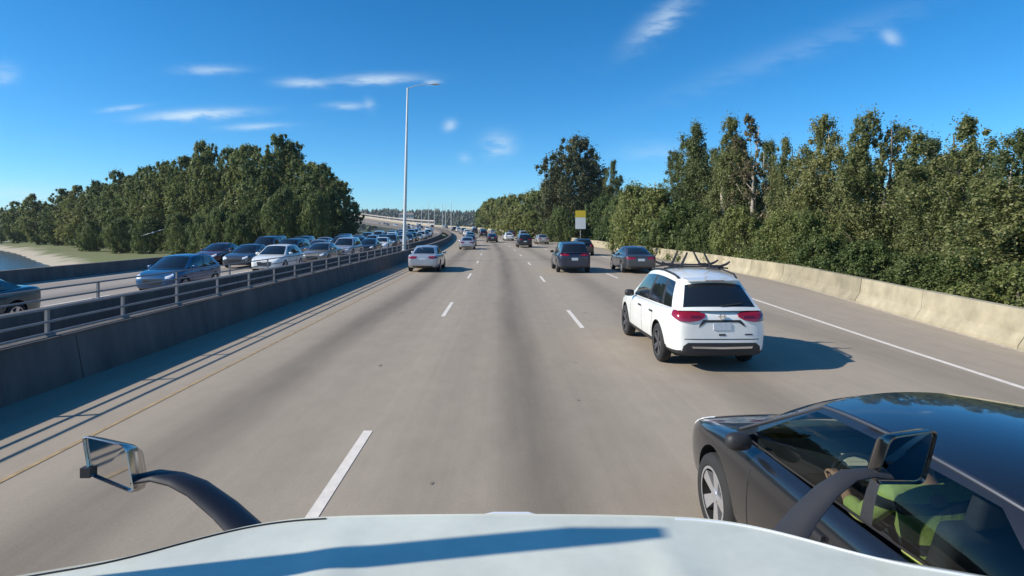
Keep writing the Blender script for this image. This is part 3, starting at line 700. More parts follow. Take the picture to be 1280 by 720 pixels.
for yy in (-.28, .34):
    MB().tube([(-.62, yy, .02), (-.3, yy, .055), (.3, yy, .055), (.62, yy, .02)], .018, 6).build('crossbar', 'black_plastic', rack)
    for xx in (-.34, .34):
        q = 1 if xx > 0 else -1
        MB().tube([(xx, yy, .05), (xx + q * .14, yy, .06), (xx + q * .25, yy, .10), (xx + q * .32, yy, .15)], [.026, .028, .024, .016], 6).build('cradle_arm', 'black_plastic', rack)
        MB().tube([(xx - q * .04, yy, .05), (xx - q * .10, yy + .02, .16), (xx - q * .18, yy + .03, .33)], [.026, .024, .018], 6).build('cradle_arm', 'black_plastic', rack)
        MB().box((xx, yy, .06), (.16, .08, .05)).build('clamp', 'black_plastic', rack)

# ---- the rest of the traffic ahead
ahead(P_SEDAN, 'sedan', 'silver', 34.4, -4.3, 'silver sedan in the leftmost lane passing the tall lamp pole')
ahead(P_SUV, 'crossover_car', 'midnight', 33.8, 4.0, 'dark navy crossover beyond the white crossover in the same lane')
ahead(P_SEDAN, 'sedan', 'gunmetal', 33.4, 7.5, 'dark grey sedan with red taillights in the outer lane beside the navy crossover')
ahead(P_HATCH, 'hatchback', 'ink', 53, 7.55, 'black hatchback half hidden behind the navy crossover')
ahead(P_SUV, 'crossover_car', 'ink', 74, 3.7, 'black sport utility car farther ahead in the lane of the white crossover', skip=FARSKIP)
ahead(P_SEDAN, 'sedan', 'silver', 68, -3.3, 'second silver sedan in the leftmost lane, farther off', skip=FARSKIP)
ahead(P_HATCH, 'hatchback', 'gunmetal', 80, -3.2, 'grey hatchback just in front of the farther silver sedan', skip=FARSKIP)
ahead(P_SEDAN, 'sedan', 'champagne', 87, 7.4, 'pale gold sedan in the outer lane near the road sign', skip=FARSKIP)
ahead(P_SEDAN, 'sedan', 'pearl', 106, 3.7, 'white sedan left of the far black sport utility car', skip=FARSKIP)
ahead(P_SUV, 'crossover_car', 'silver', 116, 7.3, 'small silver crossover in the outer lane beyond the gold sedan', skip=FARSKIP)
ahead(P_SUV, 'crossover_car', 'ink', 134, .3, 'dark crossover far ahead in the truck\'s own lane', skip=FARSKIP)
ahead(P_SEDAN, 'sedan', 'champagne', 150, 3.7, 'pale sedan far ahead, left of the white sedan', skip=FARSKIP)
ahead(P_SEDAN, 'sedan', 'pearl', 128, -3.2, 'white sedan far off in the leftmost lane', skip=FARSKIP)
ahead(P_SUV, 'crossover_car', 'pearl', 143, -3.2, 'white crossover in front of the far white sedan in the leftmost lane', skip=FARSKIP)
ahead(P_SUV, 'crossover_car', 'ink', 172, .3, 'tiny black crossover near the vanishing point of the truck\'s lane', skip=FARSKIP)
ahead(P_SEDAN, 'sedan', 'gunmetal', 185, 3.7, 'tiny grey sedan near the bend, right of the black crossovers', skip=FARSKIP)
ahead(P_SEDAN, 'sedan', 'ink', 96, .3, 'small black sedan alone in the truck\'s own lane', skip=FARSKIP)
ahead(P_SEDAN, 'sedan', 'maroon', 140, 7.3, 'tiny maroon sedan in the outer lane below the far roadside trees', skip=FARSKIP)
ahead(P_HATCH, 'hatchback', 'gunmetal', 106, -3.2, 'grey hatchback in the leftmost lane between silver and white cars', skip=FARSKIP)
ahead(P_SUV, 'crossover_car', 'pearl', 200, -3.0, 'tiny white crossover at the start of the bend', skip=FARSKIP)
ahead(P_VAN, 'van', 'silver', 168, -3.2, 'small silver van near the bend in the leftmost lane', skip=FARSKIP, cat='van')

# ---- queue on the opposite carriageway
def oncoming(parts, nm, paint, Y, off, label, cat='car'):
    p = PATH(Y, off); return place(parts, nm, paint, p, heading(Y) + math.pi, label, OP, cat, FARSKIP[:2] if Y > 60 else ())
oncoming(P_SEDAN, 'sedan', 'teal', 12.8, -12.6, 'dark teal sedan cut by the left picture edge behind the railings')
oncoming(P_HATCH, 'hatchback', 'azure', 23.2, -12.7, 'blue hatchback behind the railings, alone in front of the packed queue').scale = (.93, .93, .93)
NAMES = {'pearl': 'white', 'silver': 'silver', 'gunmetal': 'dark grey', 'midnight': 'navy', 'ink': 'black', 'maroon': 'maroon', 'azure': 'blue', 'teal': 'teal', 'champagne': 'pale gold', 'burgundy': 'dark red', 'tan': 'tan'}
ORD = ['first', 'second', 'third', 'fourth', 'fifth', 'sixth', 'seventh', 'eighth', 'ninth', 'tenth', 'eleventh', 'twelfth', 'thirteenth', 'fourteenth', 'fifteenth', 'sixteenth', 'seventeenth', 'eighteenth', 'nineteenth', 'twentieth', 'twenty-first', 'twenty-second', 'twenty-third', 'twenty-fourth', 'twenty-fifth', 'twenty-sixth']
KINDS_ = {'s': (P_SEDAN, 'sedan', 'car', 'sedan'), 'u': (P_SUV, 'crossover_car', 'car', 'crossover'), 'h': (P_HATCH, 'hatchback', 'car', 'hatchback'), 'v': (P_VAN, 'van', 'van', 'van')}
QUEUE = {-12.6: ('lane beside the median', 33.5, 7.0, 'h:pearl s:tan u:silver s:ink s:pearl u:gunmetal s:silver h:midnight u:ink s:champagne u:pearl s:gunmetal s:silver v:pearl u:ink s:silver s:maroon u:pearl'),
         -15.9: ('middle queueing lane', 37.5, 7.3, 's:gunmetal u:midnight s:silver u:ink s:teal h:silver s:midnight u:pearl s:ink u:silver s:pearl v:gunmetal s:silver u:azure s:pearl u:ink'),
         -19.2: ('outer queueing lane', 40.5, 7.8, 's:maroon v:midnight u:ink s:silver u:midnight s:champagne u:gunmetal v:silver s:ink u:pearl s:burgundy u:silver s:pearl')}
rq = random.Random(21)
for off, (ln, Y, step, txt) in QUEUE.items():
    for i, tok in enumerate(txt.split()):
        k, col = tok.split(':'); pr, nm, cat, word = KINDS_[k]
        oncoming(pr, nm, col, Y, off + rq.uniform(-.2, .2), f'{NAMES[col]} {word}, {ORD[i]} in the packed queue in the {ln}', cat)
        Y += step + rq.uniform(-.5, 1.4) + (.6 if k == 'v' else 0) + i * .12

# ---- specks of traffic on the far climbing bend
rf = random.Random(33); cols_ = ['pearl', 'silver', 'ink', 'gunmetal', 'pearl', 'midnight', 'champagne', 'maroon']
for i in range(16):
    k = 'sush'[i % 4]; pr, nm, cat, word = KINDS_[k]; Y = 236 + i * 17 + rf.uniform(-4, 4); off = (-12.6, -15.9, -19.2)[i % 3]; col = cols_[i % 8]
    place(pr, nm, col, PATH(Y, off), heading(Y) + math.pi, f'{NAMES[col]} {word}, {ORD[i]} of the specks of oncoming cars on the far climbing bend', 'tiny cars on the far bend', cat, FARSKIP + ('license_plate', 'door_mirror', 'pillar'))
for i in range(10):
    k = 'uhsu'[i % 4]; pr, nm, cat, word = KINDS_[k]; Y = 222 + i * 26 + rf.uniform(-6, 6); off = (-3.2, .3, 3.7, 7.3)[i * 3 % 4]; col = cols_[(i + 3) % 8]
    place(pr, nm, col, PATH(Y, off), heading(Y), f'{NAMES[col]} {word}, {ORD[i]} of the specks driving away up the far bend', 'tiny cars on the far bend', cat, FARSKIP + ('license_plate', 'door_mirror', 'pillar'))

# ---- black car alongside the truck, with its driver
BK = dict(SEDAN, open=True, glass='clear_glass', dark_mirror=True, mirror_scale=.78, g=dict(SEDAN['g'], yb_f=1.22, yr_f=.38, yr_r=-1.0, yb_r=-1.85, bw_f=.775, rw_f=.585, rw_r=.55, zr_f=1.355, zr_m=1.40, zr_r=1.335, zb_f=.91, win=[(.15, .50), (.53, .95)]))
P_BLACK = car_proto('black', BK)
BC = Vector((2.61, 3.26, 0)); BRZ = R(2.0)
bk = place(P_BLACK, 'sedan', 'ink', BC, BRZ, 'black sedan close alongside the truck hood, its driver seen through the side window', 'cars travelling ahead in the through lanes')
gg = BK['g']
for sx in (-1, 1):
    pts = []
    for t in np.linspace(.02, 1, 24):
        x = gg['rw_r'] + (gg['rw_f'] - gg['rw_r']) * t + .16 * t * (1 - t); y = gg['yr_r'] + (gg['yr_f'] - gg['yr_r']) * t
        z = gg['zr_r'] * (1 - t) * (1 - 2 * t) + 4 * gg['zr_m'] * t * (1 - t) + gg['zr_f'] * t * (2 * t - 1); pts.append(Vector((sx * (x + .012), y, z - .012)))
    for q in np.linspace(.1, .92, 8): pts.append(pts[23].lerp(Vector((sx * (gg['bw_f'] + .01), gg['yb_f'], gg['zb_f'])), q))
    MB().tube(pts, .009, 6).build('roof_trim', 'rim_dark', bk)
pmat('seat_cloth', (.03, .03, .034), .9, var=.2, scale=20); pmat('interior_dark', (.018, .018, .02), .8, var=.2)
MB().box((0, -.5, .30), (1.5, 2.6, .06)).build('floor_pan', 'interior_dark', bk)
b = MB(); b.add([(-.72, .55, .86), (.72, .55, .86), (.72, .98, .93), (-.72, .98, .93), (-.72, .48, .62), (.72, .48, .62), (.72, .98, .5), (-.72, .98, .5)], [(0, 1, 2, 3), (4, 5, 1, 0), (7, 6, 5, 4), (0, 3, 7, 4), (1, 5, 6, 2)]); b.build('dashboard', 'interior_dark', bk)
def rbox(name, c, d, mat, parent, rot=None, r=.04, taper=1.0):
    b = MB().box((0, 0, 0), d, rot, taper); me = mesh(name, b.v, b.f, [mat]); bm = bmesh.new(); bm.from_mesh(me)
    bmesh.ops.bevel(bm, geom=list(bm.edges), offset=r, segments=3, profile=.6, affect='EDGES'); bm.to_mesh(me); bm.free(); me.shade_smooth()
    return obj(name, me, parent, c)
def seat(x, y, w):
    rbox('seat', (x, y, .47), (w, .52, .16), 'seat_cloth', bk, r=.05)
    rbox('seat_back', (x, y - .34, .78), (w, .14, .62), 'seat_cloth', bk, Matrix.Rotation(.28, 3, 'X'), .055, .85)
    rbox('headrest', (x, y - .47, 1.16), (.26, .09, .17), 'seat_cloth', bk, Matrix.Rotation(.2, 3, 'X'), .035, .85)
seat(-.37, -.12, .50); seat(.37, -.12, .50); b = MB(); b.box((0, -1.1, .47), (1.3, .5, .16)); b.box((0, -1.4, .75), (1.3, .14, .5), Matrix.Rotation(.3, 3, 'X')); b.build('rear_bench', 'seat_cloth', bk)
pts = [Vector((.18 * math.cos(a), 0, .18 * math.sin(a))) for a in np.linspace(0, 2 * math.pi, 25)]
rt = Matrix.Rotation(-.45, 3, 'X'); swc = Vector((-.37, .36, .86))
b = MB(); b.tube([rt @ p + swc for p in pts], .014, 6, cap=False)
for a in (0, math.pi, -math.pi / 2): b.tube([swc, swc + rt @ Vector((.18 * math.cos(a), 0, .18 * math.sin(a)))], .012, 5)
b.tube([swc, swc + Vector((0, .22, -.1))], .03, 6); b.build('steering_wheel', 'black_plastic', bk)
MB().box((-.02, .66, .905), (.16, .11, .05)).build('phone_mount', 'chrome', bk)
pmat('cream_paper', (.62, .52, .36), .9, var=.1); pmat('cup_red', (.35, .08, .03), .5)
def incar(x, y, z): return BC + Matrix.Rotation(BRZ, 3, 'Z') @ Vector((x, y, z))
b = MB().box((0, 0, .03), (.14, .10, .004), Matrix.Rotation(.5, 3, 'X')).box((.0, .02, .015), (.10, .08, .02)); tag(b.build('paper_stack', 'cream_paper', None, loc=incar(-.24, .62, .885)), 'cream papers lying on the dashboard of the black sedan', 'paper')
v, f = lathe([(0, .001), (0, .03), (.10, .04), (.10, .034), (.02, .026)], 14); tag(MB().add([(y_, z_, x_) for x_, y_, z_ in v], f).build('cup', 'cup_red', None, loc=incar(-.06, .60, .875)), 'small red cup on the dashboard of the black sedan', 'cup')

pmat('skin', (.40, .22, .15), .55, var=.1, scale=8); pmat('hair_dark', (.02, .014, .01), .7, var=.3, scale=40); pmat('trousers', (.03, .035, .05), .9, var=.2)
def hivis():
    m = pmat('safety_jacket', (.38, .46, .13), .85, var=.12, scale=9, bump=.5)
    t = m.node_tree; b = t.nodes['Principled BSDF']; L = t.links
    co = t.nodes.new('ShaderNodeTexCoord'); wv = t.nodes.new('ShaderNodeTexWave'); wv.bands_direction = 'Z'; wv.inputs['Scale'].default_value = 1.6; wv.inputs['Distortion'].default_value = 1.2; wv.inputs['Phase Offset'].default_value = 2.2
    L.new(co.outputs['Object'], wv.inputs[0]); th = t.nodes.new('ShaderNodeMath'); th.operation = 'GREATER_THAN'; th.inputs[1].default_value = .80; L.new(wv.outputs['Fac'], th.inputs[0])
    src = b.inputs['Base Color'].links[0].from_socket
    mi = t.nodes.new('ShaderNodeMix'); mi.data_type = 'RGBA'; L.new(th.outputs[0], mi.inputs[0]); L.new(src, mi.inputs[6]); mi.inputs[7].default_value = (.02, .025, .035, 1); L.new(mi.outputs[2], b.inputs['Base Color'])
hivis()
def skin_mesh(name, verts, edges, mats, root=0, sub=2):
    me = bpy.data.meshes.new(name); me.from_pydata([v[:3] for v in verts], edges, []); o = bpy.data.objects.new(name, me); COL.objects.link(o)
    sm = o.modifiers.new('k', 'SKIN'); sm.use_smooth_shade = True
    for i, q in enumerate(me.skin_vertices[0].data):
        r = verts[i][3]; q.radius = r if isinstance(r, tuple) else (r, r); q.use_root = i == root
    su = o.modifiers.new('s', 'SUBSURF'); su.levels = su.render_levels = sub
    dg = bpy.context.evaluated_depsgraph_get(); dg.update(); out = bpy.data.meshes.new_from_object(o.evaluated_get(dg)); bpy.data.objects.remove(o)
    out.name = name; out.materials.clear(); [out.materials.append(MATS[m]) for m in mats]; out.shade_smooth(); return out
x0 = -.37
JV = [(x0, -.22, .60, (.15, .12)), (x0, -.20, .78, (.145, .11)), (x0, -.18, .98, (.165, .11)), (x0, -.155, 1.10, (.085, .075)), (x0 - .18, -.16, 1.05, .075), (x0 + .18, -.16, 1.05, .075),
      (x0 - .24, -.02, .86, .062), (x0 + .24, -.02, .86, .062), (x0 - .20, .18, .86, .048), (x0 + .20, .18, .86, .048)]
JE = [(0, 1), (1, 2), (2, 3), (2, 4), (2, 5), (4, 6), (5, 7), (6, 8), (7, 9)]
BV = [(x, y, z, (tuple(q * .7 for q in r) if isinstance(r, tuple) else r * .72)) for x, y, z, r in JV] + [
      (x0, -.13, 1.16, .055), (x0, -.10, 1.22, (.07, .085)), (x0, -.09, 1.31, (.075, .095)),
      (x0 - .17, .29, .92, .030), (x0 + .17, .29, .92, .030), (x0 - .1, -.16, .60, .09), (x0 + .1, -.16, .60, .09), (x0 - .14, .22, .62, .07), (x0 + .12, .22, .62, .07), (x0 - .14, .5, .36, .05), (x0 + .12, .5, .36, .05)]
BE = JE + [(3, 10), (10, 11), (11, 12), (8, 13), (9, 14), (0, 15), (0, 16), (15, 17), (16, 18), (17, 19), (18, 20)]
for wi, sx in ((13, -1), (14, 1)):
    wx, wy, wz, _ = BV[wi]; pm = len(BV); BV.append((wx, wy + .05, wz + .02, (.034, .018))); BE.append((wi, pm))
    for k in range(4):
        q = len(BV); fx = wx - .027 + k * .018; ln = (.038, .044, .042, .034)[k]
        BV += [(fx, wy + .10, wz + .03, .0095), (fx, wy + .10 + ln * .5, wz + .005, .009), (fx, wy + .09, wz - .025, .008)]; BE += [(pm, q), (q, q + 1), (q + 1, q + 2)]
    q = len(BV); BV += [(wx - sx * .045, wy + .06, wz + .025, .011), (wx - sx * .06, wy + .09, wz + .03, .0095)]; BE += [(pm, q), (q, q + 1)]
bodym = skin_mesh('body', BV, BE, ['skin', 'trousers'])
for p in bodym.polygons: p.material_index = 1 if p.center.z < .70 and p.center.y < .6 and p.center.z < .72 else 0
drv = tag(empty('person', BC, BRZ), 'driver of the black sedan in a yellow-green jacket with dark bands', 'person')
obj('body', bodym, drv); obj('jacket', skin_mesh('jacket', JV, JE, ['safety_jacket']), drv)
b = bmesh.new(); bmesh.ops.create_uvsphere(b, u_segments=20, v_segments=14, radius=1)
for q in list(b.verts):
    if q.co.z < -.15 and q.co.y > -.2 or (q.co.y > .55 and q.co.z < .45): b.verts.remove(q)
for q in b.verts: q.co = Vector((x0 + q.co.x * .088, -.10 + q.co.y * .108, 1.31 + q.co.z * .105 + random.uniform(-.004, .004)))
hm = bpy.data.meshes.new('hair'); b.to_mesh(hm); b.free(); hm.materials.append(MATS['hair_dark']); hm.shade_smooth(); obj('hair', hm, drv)
b = MB()
for sx in (-1, 1): b.tube([(x0 + sx * .032, -.005, 1.285), (x0 + sx * .032, .006, 1.285)], [.013, .006], 8)
b.build('eyes', 'hair_dark', drv)
MB().tube([(x0, -.01, 1.28), (x0, .025, 1.25), (x0, -.005, 1.235)], [.008, .016, .010], 6).build('nose', 'skin', drv)
for sx in (-1, 1): MB().tube([(x0 + sx * .076, -.10, 1.235), (x0 + sx * .092, -.105, 1.265), (x0 + sx * .078, -.10, 1.295)], [.008, .018, .009], 6, sq=.5).build('ear', 'skin', drv)


# ------------------------------------------------------------------ the truck the camera rides in: hood and its mirrors
pmat('truck_paint', (.62, .63, .53), .38, coat=.35, var=.10, scale=4.5, rvar=.12); pmat('arm_black', (.012, .014, .022), .45, var=.2); pmat('mirror_silver', (.62, .62, .63), .03, metal=1); pmat('mirror_shell', (.46, .44, .43), .2, metal=1, var=.1); pmat('mirror_shell_dark', (.16, .155, .15), .18, metal=1)
pmat('arm_grey', (.03, .03, .034), .6, var=.2)
tk = tag(empty('truck', (0, 1.0, 0)), 'pale white truck hood with two hood mirrors at the bottom of the picture', 'truck')
inv = Matrix.Translation((0, -1.0, 0))
def tpart(o): o.matrix_parent_inverse = inv; return o
PF = [(0, 1.70), (.35, 1.698), (.55, 1.69), (.77, 1.66), (.89, 1.60), (1.0, 1.56), (1.12, 1.525), (1.45, 1.42)]
def yf_(x):
    x = abs(x)
    for (a, ya), (b_, yb) in zip(PF, PF[1:]):
        if x <= b_:
            return ya + (yb - ya) * (x - a) / (b_ - a)
    return PF[-1][1]
def yfs(x): return sum(yf_(x + d) for d in (-.09, -.045, 0, .045, .09)) / 5
def hz(x, y): return 1.612 + .022 * (1 - (x / 1.2) ** 2) - .02 * (y - 1.0) + .012 * math.exp(-((abs(x) - .42) / .06) ** 2) * smoothstep(1.75, 1.2, y)
def bev(x): return .004 + .085 * smoothstep(.55, 1.05, abs(x))
xs = np.linspace(-1.32, 1.32, 89)
rows = []
for i in range(19): rows.append([(x, .45 + (yfs(x) - bev(x) - .012 - .45) * i / 18, None) for x in xs])
v = [(x, y, hz(x, y)) for r in rows for x, y, _ in r]; nx_ = len(xs)
f = [(j * nx_ + i, j * nx_ + i + 1, (j + 1) * nx_ + i + 1, (j + 1) * nx_ + i) for j in range(18) for i in range(nx_ - 1)]
tpart(obj('hood', mesh('hood', v, f, ['truck_paint'], 50), tk))
rows = []
for q, (a, dz) in enumerate(((-.012, -.004), (0, .0), (1, -.012), (1, -.03), (1, -.07), (1, -.20), (1, -.75), (1, -.80))):
    ex = (0, 0, 0, .022, .038, .05, .06, -.05)[q]
    rows.append([(x, yfs(x) - bev(x) * (1 - max(a, 0)) + min(a, 0) + ex, hz(x, yfs(x)) + dz - (bev(x) * .28 if a > 0 else 0)) for x in xs])
v = [p for r in rows for p in r]
f = [(j * nx_ + i, j * nx_ + i + 1, (j + 1) * nx_ + i + 1, (j + 1) * nx_ + i) for j in range(len(rows) - 1) for i in range(nx_ - 1)]
tpart(obj('hood_edge', mesh('hood_edge', v, f, ['truck_paint'], 35), tk))
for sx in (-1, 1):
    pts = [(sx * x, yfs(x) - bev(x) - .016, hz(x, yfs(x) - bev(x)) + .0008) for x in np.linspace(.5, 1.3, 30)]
    tpart(MB().tube(pts, .0032, 6).build('hood_seam_and_glint', 'black_plastic' if sx < 0 else 'lamp_clear', tk))  # left seam dark; right one pale, a highlight put into its colour
for sx in (-1, 1):
    b = MB(); b.add([(sx * 1.32, .45, 1.61), (sx * 1.32, 1.44, 1.57), (sx * 1.35, 1.43, 1.45), (sx * 1.35, .45, 1.45), (sx * 1.355, 1.40, .85), (sx * 1.355, .45, .85)], [(0, 1, 2, 3), (3, 2, 4, 5)] if sx > 0 else [(3, 2, 1, 0), (5, 4, 2, 3)])
    tpart(b.build('fender', 'truck_paint', tk))
tpart(MB().tube([(-.062, 1.69, 1.59), (-.052, 1.70, 1.612), (-.02, 1.705, 1.616), (.08, 1.705, 1.616), (.105, 1.70, 1.612), (.12, 1.69, 1.59)], [.004, .005, .005, .005, .005, .004], 8).build('hood_handle', 'lamp_clear', tk))
tpart(MB().box((0, 1.70, .95), (1.3, .08, .6)).build('grille', 'black_plastic', tk)); tpart(MB().box((0, 1.66, .52), (2.35, .22, .32)).build('bumper', 'chrome', tk))
def hood_mirror(corners, depth, arm, rad, armmat, back):
    """corners of the reflecting face TL TR BR BL; the shell bulges away from the driver"""
    c = [Vector(p) for p in corners]; ctr = sum(c, Vector()) / 4; nrm = (c[1] - c[0]).cross(c[3] - c[0]).normalized()
    if nrm.y > 0: nrm = -nrm
    def ringpts(k, sh):            # rounded outline
        out = []
        for i in range(4):
            p, a, b_ = c[i], c[i - 1], c[(i + 1) % 4]
            e1, e2 = (a - p), (b_ - p)
            for t in np.linspace(0, 1, 5):
                out.append(p + e1 * .15 * (1 - t) ** 2 + e2 * .15 * t ** 2)
        return [ctr + (q - ctr) * k - nrm * sh + Vector((0, 0, -.35 * max(0, sh))) for q in out]
    shell = MB(); rings = [ringpts(k, sh) for k, sh in ((.93, .002), (.955, -.006), (1.0, -.004), (1.01, .012), (.94, depth * .5), (.72, depth * .85), (.35, depth))]
    n = len(rings[0]); vv = [p for r in rings for p in r]; ff = [(j * n + i, j * n + (i + 1) % n, (j + 1) * n + (i + 1) % n, (j + 1) * n + i) for j in range(len(rings) - 1) for i in range(n)] + [tuple(range((len(rings) - 1) * n, len(rings) * n))]
    shell.add(vv, ff); h = shell.build('mirror', back, tk); tpart(h)
    g2 = MB(); r = ringpts(.94, .003); g2.add(r, [tuple(range(n))]); me = mesh('mirror_glass', g2.v, g2.f, ['mirror_silver'])
    o = obj('mirror_glass', me, h)
    a = MB().tube(arm, rad, 12, sq=.42).build('mirror_arm', armmat, h)
hood_mirror([(-1.29, 1.802, 1.812), (-1.140, 1.780, 1.79), (-1.110, 1.776, 1.64), (-1.268, 1.798, 1.69)], .10,
            [(-1.13, 1.80, 1.675), (-1.07, 1.81, 1.683), (-1.0, 1.80, 1.676), (-.93, 1.79, 1.652), (-.83, 1.76, 1.60), (-.70, 1.70, 1.53)], [.028, .033, .038, .044, .05, .056], 'arm_black', 'mirror_shell')
hood_mirror([(1.165, 1.750, 1.825), (1.325, 1.770, 1.84), (1.315, 1.815, 1.655), (1.145, 1.795, 1.665)], .08,
            [(1.19, 1.79, 1.69), (1.13, 1.79, 1.70), (1.06, 1.78, 1.695), (.98, 1.76, 1.655), (.90, 1.73, 1.60), (.82, 1.68, 1.55)], [.022, .027, .032, .038, .046, .054], 'arm_grey', 'mirror_shell_dark')
tpart(MB().box((-1.272, 1.795, 1.70), (.03, .02, .03)).build('mirror_bracket', 'black_plastic', tk))
tpart(MB().tube([(-1.27, .62, 1.55), (-1.36, .95, 1.62), (-1.46, 1.22, 1.8), (-1.46, 1.24, 2.05)], .025, 8).build('side_mirror_arm', 'arm_black', tk))
b = MB(); b.box((-1.46, 1.245, 2.40), (.26, .06, .80), Matrix.Rotation(.03, 3, 'X')); o = tpart(b.build('side_mirror', 'arm_black', tk))  # out of view; placed and sized so its shadow bands the hood


# ------------------------------------------------------------------ trees
leaf_mat('leaf_cottonwood', [(.088, .112, .042), (.135, .165, .056), (.18, .21, .072), (.27, .27, .13)], .48)
leaf_mat('leaf_broad', [(.085, .115, .038), (.125, .165, .05), (.165, .20, .062), (.22, .24, .09)], .45)
leaf_mat('leaf_dark', [(.05, .064, .03), (.08, .098, .04), (.11, .12, .055), (.16, .15, .08)], .4)
leaf_mat('leaf_brown', [(.10, .085, .045), (.15, .125, .06), (.10, .115, .04), (.19, .165, .09)])
leaf_mat('leaf_shrub', [(.068, .098, .03), (.11, .15, .042), (.15, .19, .056), (.21, .23, .09)], .45)
pmat('bark', (.16, .13, .105), .95, var=.35, scale=5, bump=.6, stretch=(1, 1, .2)); pmat('bark_pale', (.40, .35, .29), .9, var=.25, scale=4, bump=.5, stretch=(1, 1, .2))
def leaves(centres, radii, per, size, g, squash=.85, out_c=None):
    C = np.repeat(centres, per, 0); r = np.repeat(radii, per)[:, None]; n = len(C)
    d = g.normal(size=(n, 3)); d /= np.linalg.norm(d, axis=1)[:, None]
    p = C + d * r * (g.random((n, 1)) ** .7) * np.array([1, 1, squash])
    nr = d * .9 + g.normal(size=(n, 3)) * .38 + np.array([0, 0, .3]); nr /= np.linalg.norm(nr, axis=1)[:, None]
    a = np.cross(nr, g.normal(size=(n, 3))); a /= np.linalg.norm(a, axis=1)[:, None]; b = np.cross(nr, a)
    s = size * (.6 + .8 * g.random((n, 1)))
    V = np.stack([p - a * s * .5, p + b * s * .36 - a * s * .05, p + a * s * .5, p - b * s * .36 - a * s * .05], 1).reshape(-1, 3)
    return V
def leaf_mesh(name, V, mat):
    me = bpy.data.meshes.new(name); n = len(V) // 4
    me.vertices.add(len(V)); me.vertices.foreach_set('co', V.astype(np.float32).ravel())
    me.loops.add(len(V)); me.loops.foreach_set('vertex_index', np.arange(len(V), dtype=np.int32))
    me.polygons.add(n); me.polygons.foreach_set('loop_start', np.arange(n, dtype=np.int32) * 4); me.polygons.foreach_set('loop_total', np.full(n, 4, np.int32))
    me.update(calc_edges=True); me.materials.append(MATS[mat]); return me
SH = {'column': lambda h: (.62 + .55 * np.sin(np.clip(h * 1.15, 0, 1) * math.pi) ** .8) * np.where(h > .72, 1 - ((h - .72) / .30) ** 1.6 * .72, 1) * .92,
      'broad': lambda h: (.55 + .5 * np.sin(np.clip(h, 0, 1) * math.pi)) * np.where(h > .62, np.sqrt(np.clip(1 - ((h - .62) / .42) ** 2, .03, 1)), 1),
      'round': lambda h: np.sqrt(np.clip(1 - ((h - .55) / .5) ** 2, .06, 1)),
      'bush': lambda h: np.sqrt(np.clip(1 - (h / 1.05) ** 2, .05, 1))}
def tree_proto(seed, H, Wd, shape, tufts, per, size, leafm, barkm='bark', base=.04, tr=.13, bare=False, trunk_r=None, squash=1.35, stems=1):
    g = np.random.default_rng(seed)
    h = base + (1 - base) * (g.random(tufts) ** .85); h[:14] = np.linspace(.99, .84, 14)
    env = SH[shape](h) * Wd / 2
    th = g.random(tufts) * 2 * math.pi
    lump = 1 + .24 * np.sin(2 * th + g.random() * 6 + h * 5) + .16 * np.sin(3 * th - h * 9 + g.random() * 6)
    rad = env * lump * (.35 + .65 * g.random(tufts) ** .5)
    bend = Wd * .10 * np.sin(h * 4 + g.random() * 6)
    sid = g.integers(0, stems, tufts); sa = g.random(stems) * 6.28; so = Wd * .30 * (stems > 1) * (.5 + .7 * g.random(stems)); sh = .70 + .30 * g.random(stems); sh[0] = 1.0; so[0] *= .4
    sr = .62 + .3 * g.random(stems) if stems > 1 else np.ones(stems)
    sid[:8] = 0; rad[:8] *= .55; rad = rad * sr[sid]; lean = .45 + .75 * h
    C = np.stack([rad * np.cos(th) + bend + so[sid] * np.cos(sa[sid]) * lean, rad * np.sin(th) + so[sid] * np.sin(sa[sid]) * lean, h * H * sh[sid]], 1)
    R_ = Wd * tr * (.45 + 1.0 * g.random(tufts) ** 2) * np.where(h > .78, .62, 1)
    V = np.concatenate([leaves(C, R_, int(per * .72), size, g, squash), leaves(C, R_ * 1.9, int(per * .28), size, g, squash)])
    V[:, 2] = np.maximum(V[:, 2], .05)
    cm = leaf_mesh('crown', V, leafm)
    b = MB(); tr0 = trunk_r or H * .016
    zz = np.linspace(0, .93, 9); b.tube([(Wd * .10 * math.sin(z * 4 + .6) * z + .1 * math.sin(z * 17 + seed), .12 * math.sin(z * 11 + seed), z * H) for z in zz], [max(.02, tr0 * (1.25 - z * 1.2)) for z in zz], 7)
    for i in g.choice(tufts, min(tufts, 26), replace=False):
        c = C[i]; z0 = max(.06 * H, c[2] - .9 * rad[i] - .08 * H); zt = z0 / H; k = tr0 * (1.1 - zt) * .45
        s0 = np.array([Wd * .10 * math.sin(zt * 4 + .6) * zt, 0, z0]); m = s0 * .45 + c * .55 + np.array([0, 0, -.03 * H])
        b.tube([s0, m, c], [max(.03, k), max(.02, k * .65), .015], 5)
    return mesh('trunk', b.v, b.f, [barkm], 60), cm
def plant_tree(pr, nm, loc, H0, H, wsc, rz, label, group, cat='tree'):
    t = tag(empty(nm, loc, rz), label, cat, group); t.scale = (wsc, wsc, H / H0)
    obj('trunk', pr[0], t); obj('crown', pr[1], t); return t
rt_ = random.Random(11)
COLP = [tree_proto(20 + i, 13, 4.6, 'column', 470, 150, .12, 'leaf_cottonwood', 'bark_pale' if i % 2 else 'bark', tr=.09, squash=1.6, stems=3) for i in range(5)]
BRDP = [tree_proto(40 + i, 22, 10.5, 'broad', 460, 110, .38, 'leaf_broad', tr=.07, squash=1.35, stems=4) for i in range(5)]
BIGP = tree_proto(61, 23, 14, 'round', 560, 110, .36, 'leaf_dark', base=.04, tr=.07, stems=3)
DEAD = tree_proto(71, 15, 4.0, 'column', 190, 70, .15, 'leaf_brown', 'bark_pale', base=.2, tr=.075, trunk_r=.19, stems=2)
